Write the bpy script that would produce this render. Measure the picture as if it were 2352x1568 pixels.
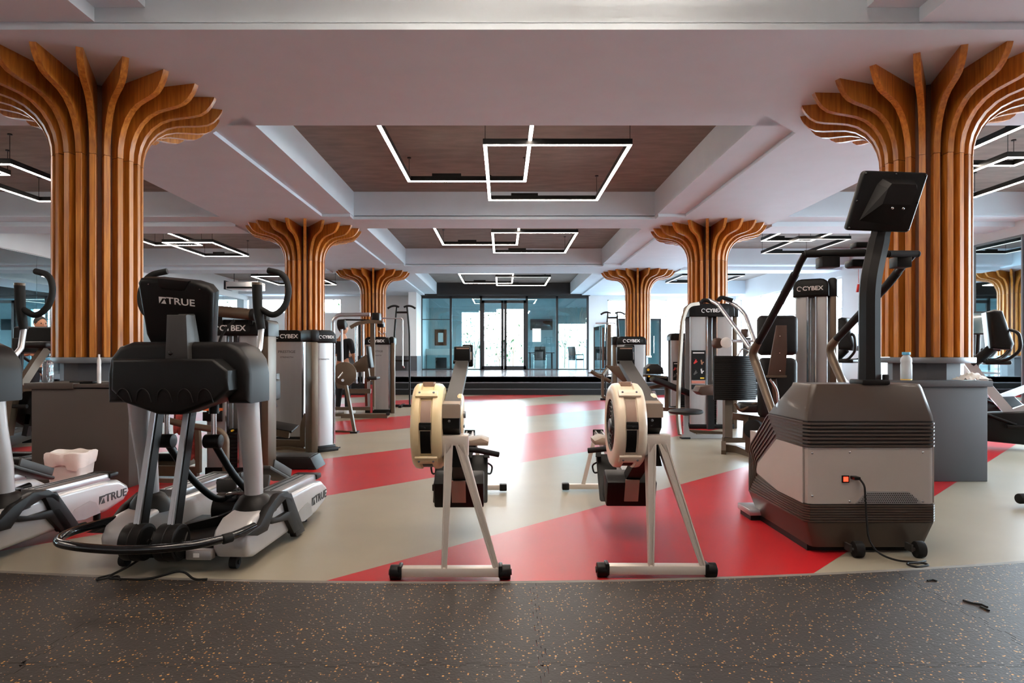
import bpy, bmesh, math, random
from mathutils import Vector, Matrix, Euler
random.seed(7)
for o in list(bpy.data.objects): bpy.data.objects.remove(o)
SC = bpy.context.scene
COL = SC.collection
PI = math.pi
R = math.radians
# ------------------------------------------------------------------ camera
F, VX, VY, CH = 1500.0, 1155.0, 815.0, 1.12
cd = bpy.data.cameras.new('camera'); cam = bpy.data.objects.new('camera', cd); COL.objects.link(cam)
cd.sensor_width = 36; cd.lens = 36*F/2352; cd.shift_x = (1176-VX)/2352; cd.shift_y = (VY-784)/2352
cd.clip_start = .05; cd.clip_end = 400
cam.location = (0, 0, CH); cam.rotation_euler = (R(90), 0, 0); SC.camera = cam
# ------------------------------------------------------------------ light
vs = SC.view_settings
vs.view_transform = 'Standard'; vs.look = 'None'; vs.gamma = 1; vs.use_curve_mapping = False
vs.exposure = 0.2
SKY_S, LED_S = 31.0, 60.0
w = bpy.data.worlds.new('sky'); SC.world = w; w.use_nodes = True
nt = w.node_tree; bg = nt.nodes['Background']
tc = nt.nodes.new('ShaderNodeTexCoord'); sp = nt.nodes.new('ShaderNodeSeparateXYZ'); cr = nt.nodes.new('ShaderNodeValToRGB')
nt.links.new(tc.outputs['Generated'], sp.inputs[0]); nt.links.new(sp.outputs['Z'], cr.inputs[0]); nt.links.new(cr.outputs[0], bg.inputs[0])
cr.color_ramp.elements[0].position = 0.0; cr.color_ramp.elements[0].color = (.82, .91, 1, 1)
cr.color_ramp.elements[1].position = 0.9; cr.color_ramp.elements[1].color = (.55, .75, 1, 1)
bg.inputs[1].default_value = SKY_S

# ------------------------------------------------------------------ helpers
def W(px, py, Y):
    return Vector(((px-VX)/F*Y, Y, CH-(py-VY)/F*Y))
def G(px, py, h=0.0):
    Y = (CH-h)*F/(py-VY)
    return Vector(((px-VX)/F*Y, Y, h))
def lin(h):
    h = h.lstrip('#'); c = [int(h[i:i+2], 16)/255 for i in (0, 2, 4)]
    return tuple(x/12.92 if x <= .04045 else ((x+.055)/1.055)**2.4 for x in c)
MATS = {}
def mat(name, col, rough=.5, metal=0., var=.06, vscale=6., bump=0., bscale=60., coat=0., emit=0., spec=.5, trans=0., alpha=1., aniso=None):
    m = bpy.data.materials.new(name); m.use_nodes = True; t = m.node_tree; b = t.nodes['Principled BSDF']
    c = lin(col) if isinstance(col, str) else col
    b.inputs['Roughness'].default_value = rough; b.inputs['Metallic'].default_value = metal
    b.inputs['Coat Weight'].default_value = coat; b.inputs['Specular IOR Level'].default_value = spec
    b.inputs['Transmission Weight'].default_value = trans
    b.inputs['Alpha'].default_value = alpha
    tcn = t.nodes.new('ShaderNodeTexCoord')
    n = t.nodes.new('ShaderNodeTexNoise'); n.inputs['Scale'].default_value = vscale; n.inputs['Detail'].default_value = 3
    src = tcn.outputs['Object']
    if aniso:
        mp = t.nodes.new('ShaderNodeMapping'); mp.inputs['Scale'].default_value = aniso
        t.links.new(src, mp.inputs[0]); src = mp.outputs[0]
    t.links.new(src, n.inputs['Vector'])
    mr = t.nodes.new('ShaderNodeMapRange'); mr.inputs['From Min'].default_value = .25; mr.inputs['From Max'].default_value = .75
    mr.inputs['To Min'].default_value = 1-var; mr.inputs['To Max'].default_value = 1+var
    t.links.new(n.outputs['Fac'], mr.inputs[0])
    vm = t.nodes.new('ShaderNodeVectorMath'); vm.operation = 'SCALE'; vm.inputs[0].default_value = c
    t.links.new(mr.outputs[0], vm.inputs['Scale']); t.links.new(vm.outputs[0], b.inputs['Base Color'])
    if emit:
        b.inputs['Emission Color'].default_value = (*c, 1); b.inputs['Emission Strength'].default_value = emit
    if bump:
        n2 = t.nodes.new('ShaderNodeTexNoise'); n2.inputs['Scale'].default_value = bscale; t.links.new(src, n2.inputs['Vector'])
        bp = t.nodes.new('ShaderNodeBump'); bp.inputs['Strength'].default_value = bump; bp.inputs['Distance'].default_value = .01
        t.links.new(n2.outputs['Fac'], bp.inputs['Height']); t.links.new(bp.outputs[0], b.inputs['Normal'])
    MATS[name] = m
    return m

class MB:
    def __init__(s): s.bm = bmesh.new()
    def _merge(s, t, M=None):
        if M is not None: bmesh.ops.transform(t, matrix=M, verts=t.verts)
        me = bpy.data.meshes.new('t'); t.to_mesh(me); t.free(); s.bm.from_mesh(me); bpy.data.meshes.remove(me)
        return s
    def box(s, c, d, rot=None, bev=0., seg=2):
        t = bmesh.new(); bmesh.ops.create_cube(t, size=1)
        bmesh.ops.scale(t, vec=d, verts=t.verts)
        if bev: bmesh.ops.bevel(t, geom=t.edges[:], offset=min(bev, min(d)*.49), segments=seg, affect='EDGES', profile=.5)
        M = Matrix.Translation(c)
        if rot is not None: M = M @ Euler(rot).to_matrix().to_4x4()
        return s._merge(t, M)
    def bx(s, x0, x1, y0, y1, z0, z1, bev=0.):
        return s.box(((x0+x1)/2, (y0+y1)/2, (z0+z1)/2), (abs(x1-x0), abs(y1-y0), abs(z1-z0)), bev=bev)
    def prism(s, pts, axis, d0, d1, bev=0., seg=2, M=None):
        t = bmesh.new()
        def P(a, b, d): return {'x': (d, a, b), 'y': (a, d, b), 'z': (a, b, d)}[axis]
        v0 = [t.verts.new(P(a, b, d0)) for a, b in pts]; v1 = [t.verts.new(P(a, b, d1)) for a, b in pts]
        f0 = t.faces.new(v0); f1 = t.faces.new(v1[::-1]); n = len(pts)
        for i in range(n): t.faces.new((v0[i], v0[(i+1) % n], v1[(i+1) % n], v1[i]))
        bmesh.ops.recalc_face_normals(t, faces=t.faces[:])
        if bev:
            ed = [e for e in t.edges if (e in f0.edges or e in f1.edges)]
            bmesh.ops.bevel(t, geom=ed, offset=bev, segments=seg, affect='EDGES', profile=.5)
        return s._merge(t, M)
    def cyl(s, p0, p1, r0, r1=None, n=20, bev=0.):
        p0 = Vector(p0); p1 = Vector(p1); r1 = r0 if r1 is None else r1; L = (p1-p0).length
        t = bmesh.new(); bmesh.ops.create_cone(t, cap_ends=True, segments=n, radius1=r0, radius2=r1, depth=L)
        if bev:
            ed = [e for e in t.edges if any(len(f.verts) > 4 for f in e.link_faces)]
            bmesh.ops.bevel(t, geom=ed, offset=min(bev, L*.45), segments=2, affect='EDGES', profile=.5)
        q = Vector((0, 0, 1)).rotation_difference((p1-p0).normalized())
        return s._merge(t, Matrix.Translation((p0+p1)/2) @ q.to_matrix().to_4x4())
    def tube(s, pts, r, n=10, fil=0., rs=None, rect=None, closed=False, twist=0., up=None):
        pts = [Vector(p) for p in pts]
        if rs is None: rs = [1.]*len(pts)
        if fil:
            q = []; qr = []
            for i, p in enumerate(pts):
                if i == 0 or i == len(pts)-1: q.append(p); qr.append(rs[i]); continue
                a = pts[i-1]-p; b = pts[i+1]-p; f = min(fil, a.length*.48, b.length*.48)
                A = p+a.normalized()*f; B = p+b.normalized()*f
                for k in range(6):
                    u = k/5; q.append(A*(1-u)**2+p*2*u*(1-u)+B*u*u); qr.append(rs[i])
            pts, rs = q, qr
        if rect:
            w_, h_ = rect; prof = [(-w_/2, -h_/2), (w_/2, -h_/2), (w_/2, h_/2), (-w_/2, h_/2)]
        else: prof = [(r*math.cos(2*PI*k/n), r*math.sin(2*PI*k/n)) for k in range(n)]
        bm = s.bm; rings = []; N = len(pts); T0 = None; u = None
        for i in range(N):
            if closed: T = (pts[(i+1) % N]-pts[i-1]).normalized()
            else: T = ((pts[min(i+1, N-1)]-pts[i]).normalized()+(pts[i]-pts[max(i-1, 0)]).normalized()).normalized()
            if u is None:
                ref = Vector(up) if up is not None else (Vector((0, 0, 1)) if abs(T.z) < .95 else Vector((0, 1, 0)))
                u = T.cross(ref).normalized()
            else:
                u = T0.rotation_difference(T) @ u; u = (u-T*u.dot(T)).normalized()
            v = u.cross(T).normalized(); T0 = T
            rings.append([bm.verts.new(pts[i]+(u*a+v*b)*rs[i]) for a, b in prof])
        m = len(prof)
        for i in range(N if closed else N-1):
            A = rings[i]; B = rings[(i+1) % N]
            for k in range(m): bm.faces.new((A[k], A[(k+1) % m], B[(k+1) % m], B[k]))
        if not closed: bm.faces.new(rings[0][::-1]); bm.faces.new(rings[-1])
        return s
    def lathe(s, prof, n=24, c=(0, 0, 0), axis='z', a0=0, a1=2*PI):
        bm = s.bm; rings = []; full = abs(a1-a0-2*PI) < 1e-6
        K = n if full else n+1
        for k in range(K):
            a = a0+(a1-a0)*k/n; row = []
            for r, h in prof:
                p = (r*math.cos(a), r*math.sin(a), h)
                if axis == 'x': p = (h, r*math.cos(a), r*math.sin(a))
                if axis == 'y': p = (r*math.cos(a), h, r*math.sin(a))
                row.append(bm.verts.new(Vector(p)+Vector(c)))
            rings.append(row)
        for k in range(n):
            A = rings[k]; B = rings[(k+1) % K]
            for i in range(len(prof)-1): bm.faces.new((A[i], B[i], B[i+1], A[i+1]))
        bmesh.ops.remove_doubles(bm, verts=[v for r_ in rings for v in r_], dist=1e-5)
        return s
    def sphere(s, c, r, sc=(1, 1, 1), n=16):
        t = bmesh.new(); bmesh.ops.create_uvsphere(t, u_segments=n, v_segments=max(6, n*2//3), radius=r)
        return s._merge(t, Matrix.Translation(c) @ Matrix.Diagonal((*sc, 1)))
    def poly(s, pts):
        s.bm.faces.new([s.bm.verts.new(p) for p in pts]); return s
    def mesh(s, name, m, smooth=True):
        bmesh.ops.recalc_face_normals(s.bm, faces=s.bm.faces[:])
        me = bpy.data.meshes.new(name); s.bm.to_mesh(me); s.bm.free()
        if smooth:
            for p in me.polygons: p.use_smooth = True
            me.set_sharp_from_angle(angle=R(38))
        me.materials.append(m if not isinstance(m, str) else MATS[m])
        return me
    def build(s, name, m, parent=None, smooth=True, loc=None, rot=None, label=None):
        o = bpy.data.objects.new(name, s.mesh(name, m, smooth)); COL.objects.link(o)
        if parent is not None: o.parent = parent
        if loc is not None: o.location = loc
        if rot is not None: o.rotation_euler = rot
        if label: o['label'] = label
        return o
def inst(name, me, parent, loc=(0, 0, 0), rot=(0, 0, 0)):
    o = bpy.data.objects.new(name, me); COL.objects.link(o); o.parent = parent; o.location = loc; o.rotation_euler = rot
    return o
def tag(o, label, cat, group=None):
    o['label'] = label; o['category'] = cat
    if group: o['group'] = group
    return o
def thing(name, label, cat, loc=(0, 0, 0), rz=0., group=None):
    o = bpy.data.objects.new(name, None); COL.objects.link(o); o.location = loc; o.rotation_euler = (0, 0, rz); o.empty_display_size = .1
    return tag(o, label, cat, group)
def struct(name, mb, m, parent=None, smooth=False):
    o = mb.build(name, m, parent, smooth)
    if parent is None: o['kind'] = 'structure'
    return o
def copy_tree(o, parent=None, label=None):
    c = o.copy(); COL.objects.link(c)
    if parent is not None: c.parent = parent
    if label: c['label'] = label
    for ch in list(o.children): copy_tree(ch, c)
    return c
def text(s, size, m, parent, loc, rot=(R(90), 0, 0), name='lettering', ext=.0008, sx=1., bold=.0, shear=0.):
    cu = bpy.data.curves.new('t', 'FONT'); cu.body = s; cu.size = size; cu.extrude = ext; cu.align_x = 'CENTER'; cu.align_y = 'CENTER'; cu.offset = bold; cu.shear = shear
    cu.resolution_u = 4
    o = bpy.data.objects.new('t', cu); COL.objects.link(o)
    dg = bpy.context.evaluated_depsgraph_get(); me = bpy.data.meshes.new_from_object(o.evaluated_get(dg))
    bpy.data.objects.remove(o); me.materials.clear(); me.materials.append(MATS[m]); me.name = name
    r = bpy.data.objects.new(name, me); COL.objects.link(r); r.parent = parent; r.location = loc; r.rotation_euler = rot; r.scale = (sx, 1, 1)
    return r
def rrect(x0, x1, z0, z1, r, n=4, corners=(1, 1, 1, 1)):
    P = []
    for k, (cx, cz, a) in enumerate(((x1-r, z1-r, 0), (x0+r, z1-r, 90), (x0+r, z0+r, 180), (x1-r, z0+r, 270))):
        if corners[k]:
            for i in range(n+1):
                t = R(a+90*i/n); P.append((cx+r*math.cos(t), cz+r*math.sin(t)))
        else: P.append(((x1, z1), (x0, z1), (x0, z0), (x1, z0))[k])
    return P

# ------------------------------------------------------------------ materials
mat('white_paint', '#cad6de', .6, var=.03, vscale=2.5, bump=.05, bscale=8)
mat('wall_paint', '#cfcfcf', .6, var=.03, vscale=1.5)
mat('dark_concrete', '#7d736b', .8, var=.22, vscale=2.2, bump=.3, bscale=12, aniso=(1, 3, 1))
mat('black_paint', '#141416', .5)
mat('black_step', '#0a0a0c', .5, var=.2, spec=.3)
mat('step_edge', '#6a6c70', .35, .5)
mat('charcoal', '#100e0d', .45, var=.1, vscale=4, spec=.22)
mat('black_plastic', '#0a0908', .42, var=.1, spec=.22)
mat('black_gloss', '#0d0e10', .15, coat=.3)
mat('rubber', '#0c0c0c', .7, var=.15, spec=.3)
mat('vinyl_pad', '#0c0c0d', .5, var=.12, spec=.35, bump=.1, bscale=200)
mat('silver', '#b9b9bb', .32, .85, var=.04)
mat('shroud_silver', '#a9a6a4', .34, .75, var=.05, vscale=3, aniso=(6, 6, .3))
mat('silver_paint', '#b6b4b4', .3, .35, var=.03, coat=.3)
mat('white_plastic', '#d8d5d2', .35, var=.03)
mat('bronze', '#5a4b3c', .42, .45, var=.08)
mat('brown_plate', '#4a352b', .45, .3, var=.1)
mat('chrome', '#d0d2d4', .12, 1., var=.01)
mat('cream', '#dfc99c', .32, var=.04, coat=.25)
mat('cream_pale', '#dccbb4', .32, var=.04, coat=.25)
mat('cream_metal', '#c9bfb4', .38, .3, var=.03)
mat('grille_rose', '#94796a', .5, var=.1)
mat('tan_seat', '#8b7a6a', .5)
mat('arm_grey', '#353331', .5, .2)
mat('stepper_brown', '#40342b', .36, var=.05, coat=.15)
mat('stepper_panel', '#a39a93', .42, var=.02, coat=.1)
mat('stepper_rib', '#1c1815', .5, spec=.3)
mat('desk_grey', '#434347', .55, var=.10, vscale=2)
mat('desk_brown', '#433a33', .6, var=.10, vscale=2)
mat('plate_steel', '#6f7276', .4, .6)
mat('letter_white', '#d9d6d2', .5)
mat('letter_black', '#17181a', .5)
mat('letter_grey', '#57534f', .5)
mat('label_orange', '#d8672c', .5)
mat('label_yellow', '#d9b52a', .5)
mat('label_red', '#c42a26', .5)
mat('label_salmon', '#b06a58', .5)
mat('liner', '#e9ded6', .4, var=.04, bump=.1, bscale=30)
mat('bin_plastic', '#d6cdc6', .5)
mat('skin', '#b07a5c', .5)
mat('hair', '#15110f', .7)
mat('cloth_black', '#15151a', .9)
mat('cloth_teal', '#33525e', .9)
mat('cloth_blue', '#2f3f8a', .8)
mat('cloth_red', '#8e3a34', .9, var=.9, vscale=16)
mat('cloth_grey', '#8c8b88', .9, var=.3, vscale=60)
mat('shoe_white', '#cfcfcf', .6)
mat('foliage', '#22421c', .6, var=.4, vscale=8)
mat('pavement', '#6b6862', .8)
mat('outer_wall', '#8a8a84', .8)
mat('screen_glass', '#1d3a3e', .1, coat=.5)
mat('led', (1., .88, .76), .5, emit=LED_S, var=0)
mat('led_dim', (1., .95, .9), .5, emit=.9, var=0)
mat('red_lamp', (1., .05, .02), .4, emit=2.5, var=0)
mat('bottle_clear', '#dfeaf0', .08, trans=.9, var=0)
mat('bottle_frost', '#c9d2d6', .4, trans=.35, var=0)
mat('cap_blue', '#57a9cf', .4)
mat('drink_yellow', '#d8b25a', .3)
mat('paper', '#e6e3dc', .7)
def mirror_mat():
    m = bpy.data.materials.new('mirror_glass'); m.use_nodes = True; b = m.node_tree.nodes['Principled BSDF']
    b.inputs['Base Color'].default_value = (.62, .76, .80, 1); b.inputs['Metallic'].default_value = 1; b.inputs['Roughness'].default_value = .015
    MATS['mirror'] = m
mirror_mat()
def glass_mat(name, col, refl=.12, ior=1.5):
    m = bpy.data.materials.new(name); m.use_nodes = True; t = m.node_tree; t.nodes.clear()
    o = t.nodes.new('ShaderNodeOutputMaterial'); mx = t.nodes.new('ShaderNodeMixShader'); tr = t.nodes.new('ShaderNodeBsdfTransparent')
    gl = t.nodes.new('ShaderNodeBsdfGlossy'); gl.inputs['Roughness'].default_value = .01; fr = t.nodes.new('ShaderNodeFresnel'); fr.inputs[0].default_value = ior
    tr.inputs[0].default_value = (*col, 1); ad = t.nodes.new('ShaderNodeMath'); ad.operation = 'ADD'; ad.inputs[1].default_value = refl
    ad.use_clamp = True
    t.links.new(fr.outputs[0], ad.inputs[0]); t.links.new(ad.outputs[0], mx.inputs[0]); t.links.new(tr.outputs[0], mx.inputs[1]); t.links.new(gl.outputs[0], mx.inputs[2]); t.links.new(mx.outputs[0], o.inputs[0])
    MATS[name] = m
glass_mat('glass_teal', (.72, .88, .9), .06)
glass_mat('glass_clear', (.93, .97, .97), .0, 1.03)
def wood_mat():
    m = bpy.data.materials.new('oiled_wood'); m.use_nodes = True; t = m.node_tree; b = t.nodes['Principled BSDF']
    tcn = t.nodes.new('ShaderNodeTexCoord'); mp = t.nodes.new('ShaderNodeMapping'); mp.inputs['Scale'].default_value = (14, 14, .9)
    oi = t.nodes.new('ShaderNodeObjectInfo'); ad = t.nodes.new('ShaderNodeVectorMath'); ad.operation = 'ADD'
    t.links.new(tcn.outputs['Object'], ad.inputs[0]); t.links.new(oi.outputs['Random'], ad.inputs[1]); t.links.new(ad.outputs[0], mp.inputs[0])
    n = t.nodes.new('ShaderNodeTexNoise'); n.inputs['Scale'].default_value = 3; n.inputs['Detail'].default_value = 6; t.links.new(mp.outputs[0], n.inputs['Vector'])
    r = t.nodes.new('ShaderNodeValToRGB'); r.color_ramp.elements[0].position = .3; r.color_ramp.elements[0].color = (*lin('#9c581c'), 1)
    r.color_ramp.elements[1].position = .75; r.color_ramp.elements[1].color = (*lin('#d48c38'), 1)
    t.links.new(n.outputs['Fac'], r.inputs[0])
    mr = t.nodes.new('ShaderNodeMapRange'); mr.inputs['To Min'].default_value = .72; mr.inputs['To Max'].default_value = 1.12; t.links.new(oi.outputs['Random'], mr.inputs[0])
    vm = t.nodes.new('ShaderNodeVectorMath'); vm.operation = 'SCALE'; t.links.new(r.outputs[0], vm.inputs[0]); t.links.new(mr.outputs[0], vm.inputs['Scale'])
    t.links.new(vm.outputs[0], b.inputs['Base Color']); b.inputs['Roughness'].default_value = .38
    MATS['wood'] = m
wood_mat(); mat('wood_core', '#5c2f10', .6, var=.2, aniso=(10, 10, 1))
def floor_mat():
    m = bpy.data.materials.new('vinyl_floor'); m.use_nodes = True; t = m.node_tree; b = t.nodes['Principled BSDF']
    g = t.nodes.new('ShaderNodeNewGeometry'); s = t.nodes.new('ShaderNodeSeparateXYZ'); t.links.new(g.outputs['Position'], s.inputs[0])
    def M(op, a, bb, clamp=False):
        n = t.nodes.new('ShaderNodeMath'); n.operation = op; n.use_clamp = clamp
        for i, v in enumerate((a, bb)):
            if v is None: continue
            if isinstance(v, (int, float)): n.inputs[i].default_value = v
            else: t.links.new(v, n.inputs[i])
        return n.outputs[0]
    d = M('SUBTRACT', s.outputs['X'], s.outputs['Y'])      # stripes run at 45 degrees
    u = M('FRACT', M('DIVIDE', M('ADD', d, 4.12+4.85*10), 4.85), None)
    red = M('LESS_THAN', u, .487)
    nz = t.nodes.new('ShaderNodeTexNoise'); nz.inputs['Scale'].default_value = 1.1; nz.inputs['Detail'].default_value = 3; t.links.new(g.outputs['Position'], nz.inputs['Vector'])
    mx = t.nodes.new('ShaderNodeMix'); mx.data_type = 'RGBA'; t.links.new(red, mx.inputs[0])
    mx.inputs[6].default_value = (*lin('#8b8373'), 1); mx.inputs[7].default_value = (*lin('#a01c21'), 1)
    mr = t.nodes.new('ShaderNodeMapRange'); mr.inputs['From Min'].default_value = .3; mr.inputs['From Max'].default_value = .7; mr.inputs['To Min'].default_value = .90; mr.inputs['To Max'].default_value = 1.10; t.links.new(nz.outputs['Fac'], mr.inputs[0])
    sc = mr.outputs[0]
    vm = t.nodes.new('ShaderNodeVectorMath'); vm.operation = 'SCALE'; t.links.new(mx.outputs[2], vm.inputs[0]); t.links.new(sc, vm.inputs['Scale']); t.links.new(vm.outputs[0], b.inputs['Base Color'])
    n2 = t.nodes.new('ShaderNodeTexNoise'); n2.inputs['Scale'].default_value = 5; n2.inputs['Detail'].default_value = 4; t.links.new(g.outputs['Position'], n2.inputs['Vector'])
    r2 = t.nodes.new('ShaderNodeMapRange'); r2.inputs['To Min'].default_value = .22; r2.inputs['To Max'].default_value = .38; t.links.new(n2.outputs['Fac'], r2.inputs[0]); b.inputs['Roughness'].default_value = .32
    bp = t.nodes.new('ShaderNodeBump'); bp.inputs['Strength'].default_value = .05; bp.inputs['Distance'].default_value = .01; t.links.new(nz.outputs['Fac'], bp.inputs['Height'])
    b.inputs['Specular IOR Level'].default_value = .24
    MATS['floor'] = m
floor_mat()
def speck_mat():
    m = bpy.data.materials.new('speckled_rubber'); m.use_nodes = True; t = m.node_tree; b = t.nodes['Principled BSDF']
    g = t.nodes.new('ShaderNodeNewGeometry'); v = t.nodes.new('ShaderNodeTexVoronoi'); v.inputs['Scale'].default_value = 92; t.links.new(g.outputs['Position'], v.inputs['Vector'])
    wn = t.nodes.new('ShaderNodeSeparateColor'); t.links.new(v.outputs['Color'], wn.inputs[0])
    def M(op, a, bb):
        n = t.nodes.new('ShaderNodeMath'); n.operation = op
        for i, q in enumerate((a, bb)):
            if isinstance(q, (int, float)): n.inputs[i].default_value = q
            else: t.links.new(q, n.inputs[i])
        return n.outputs[0]
    # grain size varies by cell
    k = M('LESS_THAN', v.outputs['Distance'], M('MULTIPLY', wn.outputs[0], .42))
    k = M('MULTIPLY', k, M('GREATER_THAN', wn.outputs[1], .58))
    rr = t.nodes.new('ShaderNodeValToRGB'); rr.color_ramp.interpolation = 'CONSTANT'
    rr.color_ramp.elements[0].color = (*lin('#a56f35'), 1); rr.color_ramp.elements[1].position = .55; rr.color_ramp.elements[1].color = (*lin('#8d8172'), 1)
    e = rr.color_ramp.elements.new(.8); e.color = (*lin('#c08a48'), 1)
    t.links.new(wn.outputs[2], rr.inputs[0])
    mx = t.nodes.new('ShaderNodeMix'); mx.data_type = 'RGBA'; t.links.new(k, mx.inputs[0]); mx.inputs[6].default_value = (*lin('#2a2420'), 1); t.links.new(rr.outputs[0], mx.inputs[7])
    t.links.new(mx.outputs[2], b.inputs['Base Color']); b.inputs['Roughness'].default_value = .55; b.inputs['Specular IOR Level'].default_value = .35
    bp = t.nodes.new('ShaderNodeBump'); bp.inputs['Strength'].default_value = .25; bp.inputs['Distance'].default_value = .003; t.links.new(v.outputs['Distance'], bp.inputs['Height']); t.links.new(bp.outputs[0], b.inputs['Normal'])
    MATS['speck'] = m
speck_mat()

# ------------------------------------------------------------------ setting
XL, XR, YB, YF = -10.7, 9.8, -3.0, 27.5
ZS, ZP, ZC = 3.62, 3.67, 4.13
struct('floor', MB().bx(XL-.3, XR+.3, YB-.3, 31.5, -.12, 0), 'floor')
struct('ceiling', MB().bx(XL-.3, XR+.3, YB-.3, YF+.2, ZC, ZC+.3), 'dark_concrete')
# beams (white), with recessed borders around each coffer
bays = [(-1.2, 5.02), (7.26, 12.25), (13.2, 18.45), (20.6, 27.4)]
bm_ = MB()
for (x0, x1) in ((-5.12, -2.75), (2.8, 5.15)):
    bm_.bx(x0, x1, 5.02, YF, ZP, ZC)
    xo_, xi_ = (x0, -3.14) if x0 < 0 else (3.2, x1)
    bm_.bx(xo_, xi_, YB, 5.02, ZS+.06, ZC); bm_.bx(min(xi_, x1) if x0 < 0 else x0, x1 if x0 < 0 else xo_, YB, 5.02, ZS+.17, ZC)
struct('trim_1', bm_, 'white_paint')
b2 = MB()
for (y0, y1) in ((YB-.2, -1.2), (5.02, 7.26), (12.04, 13.2), (18.45, 20.6)):
    b2.bx(XL, XR, y0, y1, ZP+(.02 if y0 > 10 else 0), ZC-.001)
struct('trim_2', b2, 'white_paint')
b3 = MB()                                   # lower plates of the soffit
b3.bx(-5.12, -3.27, 5.02, YF, ZS, ZP+.004); b3.bx(3.3, 5.15, 5.02, YF, ZS, ZP+.004)
for (y0, y1, ys) in ((5.02, 6.76, 5.02), (12.04, 12.9, 11.8), (18.45, 20.0, 18.2)):
    b3.bx(-3.27, 3.3, y0, y1, ZS, ZP+.004)
    if ys < y0:
        b3.bx(-3.27, -2.76, ys, y0, ZS, ZP+.004); b3.bx(2.81, 3.3, ys, y0, ZS, ZP+.004)
    for sx, xe in ((-1, -3.27), (1, 3.3)):
        b3.prism([(xe, y1), (xe-sx*.62, y1), (xe, y1+.6)], 'z', ZS, ZP+.004)
struct('trim_3', b3, 'white_paint')
b4 = MB()                                   # stepped beams of the side bays
for (xa, xb) in ((XL, -5.12), (5.15, XR)):
    b4.bx(xa, xb, 5.02, 7.1, ZS, ZP+.02)
    for y0 in (12.04, 18.45):
        b4.bx(xa, xb, y0+.02, y0+1.2, ZS+.05, ZC-.002)
        b4.bx(xa, xb, y0+.46, y0+1.2, ZS-.04, ZS+.05)
    b4.bx(xa, xb, 26.4, 27.5, ZS-.03, ZC-.002)
struct('trim_4', b4, 'white_paint')
# black bulkhead above the glass front
struct('trim_5', MB().bx(-2.75, 2.8, 27.15, 27.3, 3.62, ZC).bx(-3.5, 3.65, 27.3, 27.6, 3.6, ZC), 'black_paint')
# walls
wl = MB().bx(XL-.25, XL, YB, YF, 3.42, ZC); wl.bx(XL-.25, XL-.04, YB, YF, 0, 3.42)
struct('wall_left', wl, 'wall_paint')
for i, y0 in enumerate([3.0+2.0*k for k in range(12)]):
    o = struct('wall_mirror' if 0 else 'trim_%d' % (6+i), MB().bx(XL-.038, XL-.01, y0+.006, min(y0+1.994, YF), .12, 3.40), 'mirror')
    o['label'] = 'mirror panel'
wr = MB()
wr.bx(XR, XR+.25, YB, YF, 3.40, ZC); wr.bx(XR, XR+.25, YB, YF, 0, .35)
for a, b in ((YB, 4.0), (11.8, 12.25), (13.55, 13.95), (17.7, 18.85), (27.0, 27.5)): wr.bx(XR-.02, XR+.25, a, b, .35, 3.40)
wr.bx(XR+.05, XR+.25, 12.25, 13.55, .35, 3.4)
struct('wall_right', wr, 'wall_paint')
mo = tag(MB().bx(XR-.03, XR+.0, 12.28, 13.52, .15, 3.37).build('wall_mirror', 'mirror'), 'tall wall mirror between white piers on the right wall, behind the exercise bike', 'mirror')
MB().tube([(XR-.04, 12.27, .14), (XR-.04, 13.53, .14), (XR-.04, 13.53, 3.38), (XR-.04, 12.27, 3.38)], 0, rect=(.025, .03), closed=True).build('mirror_frame', 'plate_steel', mo)
wb = MB().bx(XL, -3.6, YF, YF+.2, 0, 2.86).bx(XL, -10.25, YF, YF+.2, 2.86, 3.5).bx(-6.8, -3.6, YF, YF+.2, 2.86, 3.5).bx(XL, -3.6, YF, YF+.2, 3.5, ZC)
wb.bx(-3.75, -3.43, 25.9, YF, 0, ZS)
wb.bx(3.57, 4.4, YF, YF+.2, 0, ZC).bx(4.4, XR, YF, YF+.2, 3.45, ZC).bx(4.4, XR, YF, YF+.2, 0, .55).bx(6.9, 7.1, YF, YF+.2, .55, 3.45)
struct('wall_back', wb, 'wall_paint')
struct('wall_front', MB().bx(XL, XR, YB-.3, YB, 0, ZC), 'wall_paint')
struct('baseboard_back', MB().bx(-6.8, -3.7, 27.42, YF, .5, 1.08).bx(-3.8, -3.40, 25.86, 27.4, .5, 1.08), 'desk_grey')
def window(name, frames, panes, fm='white_plastic', gm='glass_clear'):
    f = MB()
    for b in frames: f.bx(*b)
    o = struct(name, f, fm)
    for b in panes: MB().bx(*b).build('pane', gm, o, smooth=False)
    return o
k = 0
for a, b in ((4.0, 11.8), (13.95, 17.7), (18.85, 27.0)):
    k += 1; n = max(2, round((b-a)/1.9)); fr = []; pn = []
    for i in range(n+1):
        y = a+(b-a)*i/n; fr.append((XR+.06, XR+.12, y-.03, y+.03, .35, 3.4))
    fr += [(XR+.06, XR+.12, a, b, .35, .41), (XR+.06, XR+.12, a, b, 3.34, 3.4), (XR+.06, XR+.12, a, b, 2.45, 2.50)]
    for i in range(n):
        y = a+(b-a)*i/n; pn.append((XR+.085, XR+.095, y+.03, y+(b-a)/n-.03, .41, 3.34))
    window('window_%d' % k, fr, pn)
window('window_4', [(-10.25, -6.8, YF+.05, YF+.1, 2.86, 2.91), (-10.25, -6.8, YF+.05, YF+.1, 3.45, 3.5), (-10.25, -10.2, YF+.05, YF+.1, 2.86, 3.5), (-8.55, -8.5, YF+.05, YF+.1, 2.86, 3.5), (-6.85, -6.8, YF+.05, YF+.1, 2.86, 3.5)],
       [(-10.2, -8.55, YF+.07, YF+.08, 2.91, 3.45), (-8.5, -6.85, YF+.07, YF+.08, 2.91, 3.45)])
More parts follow.
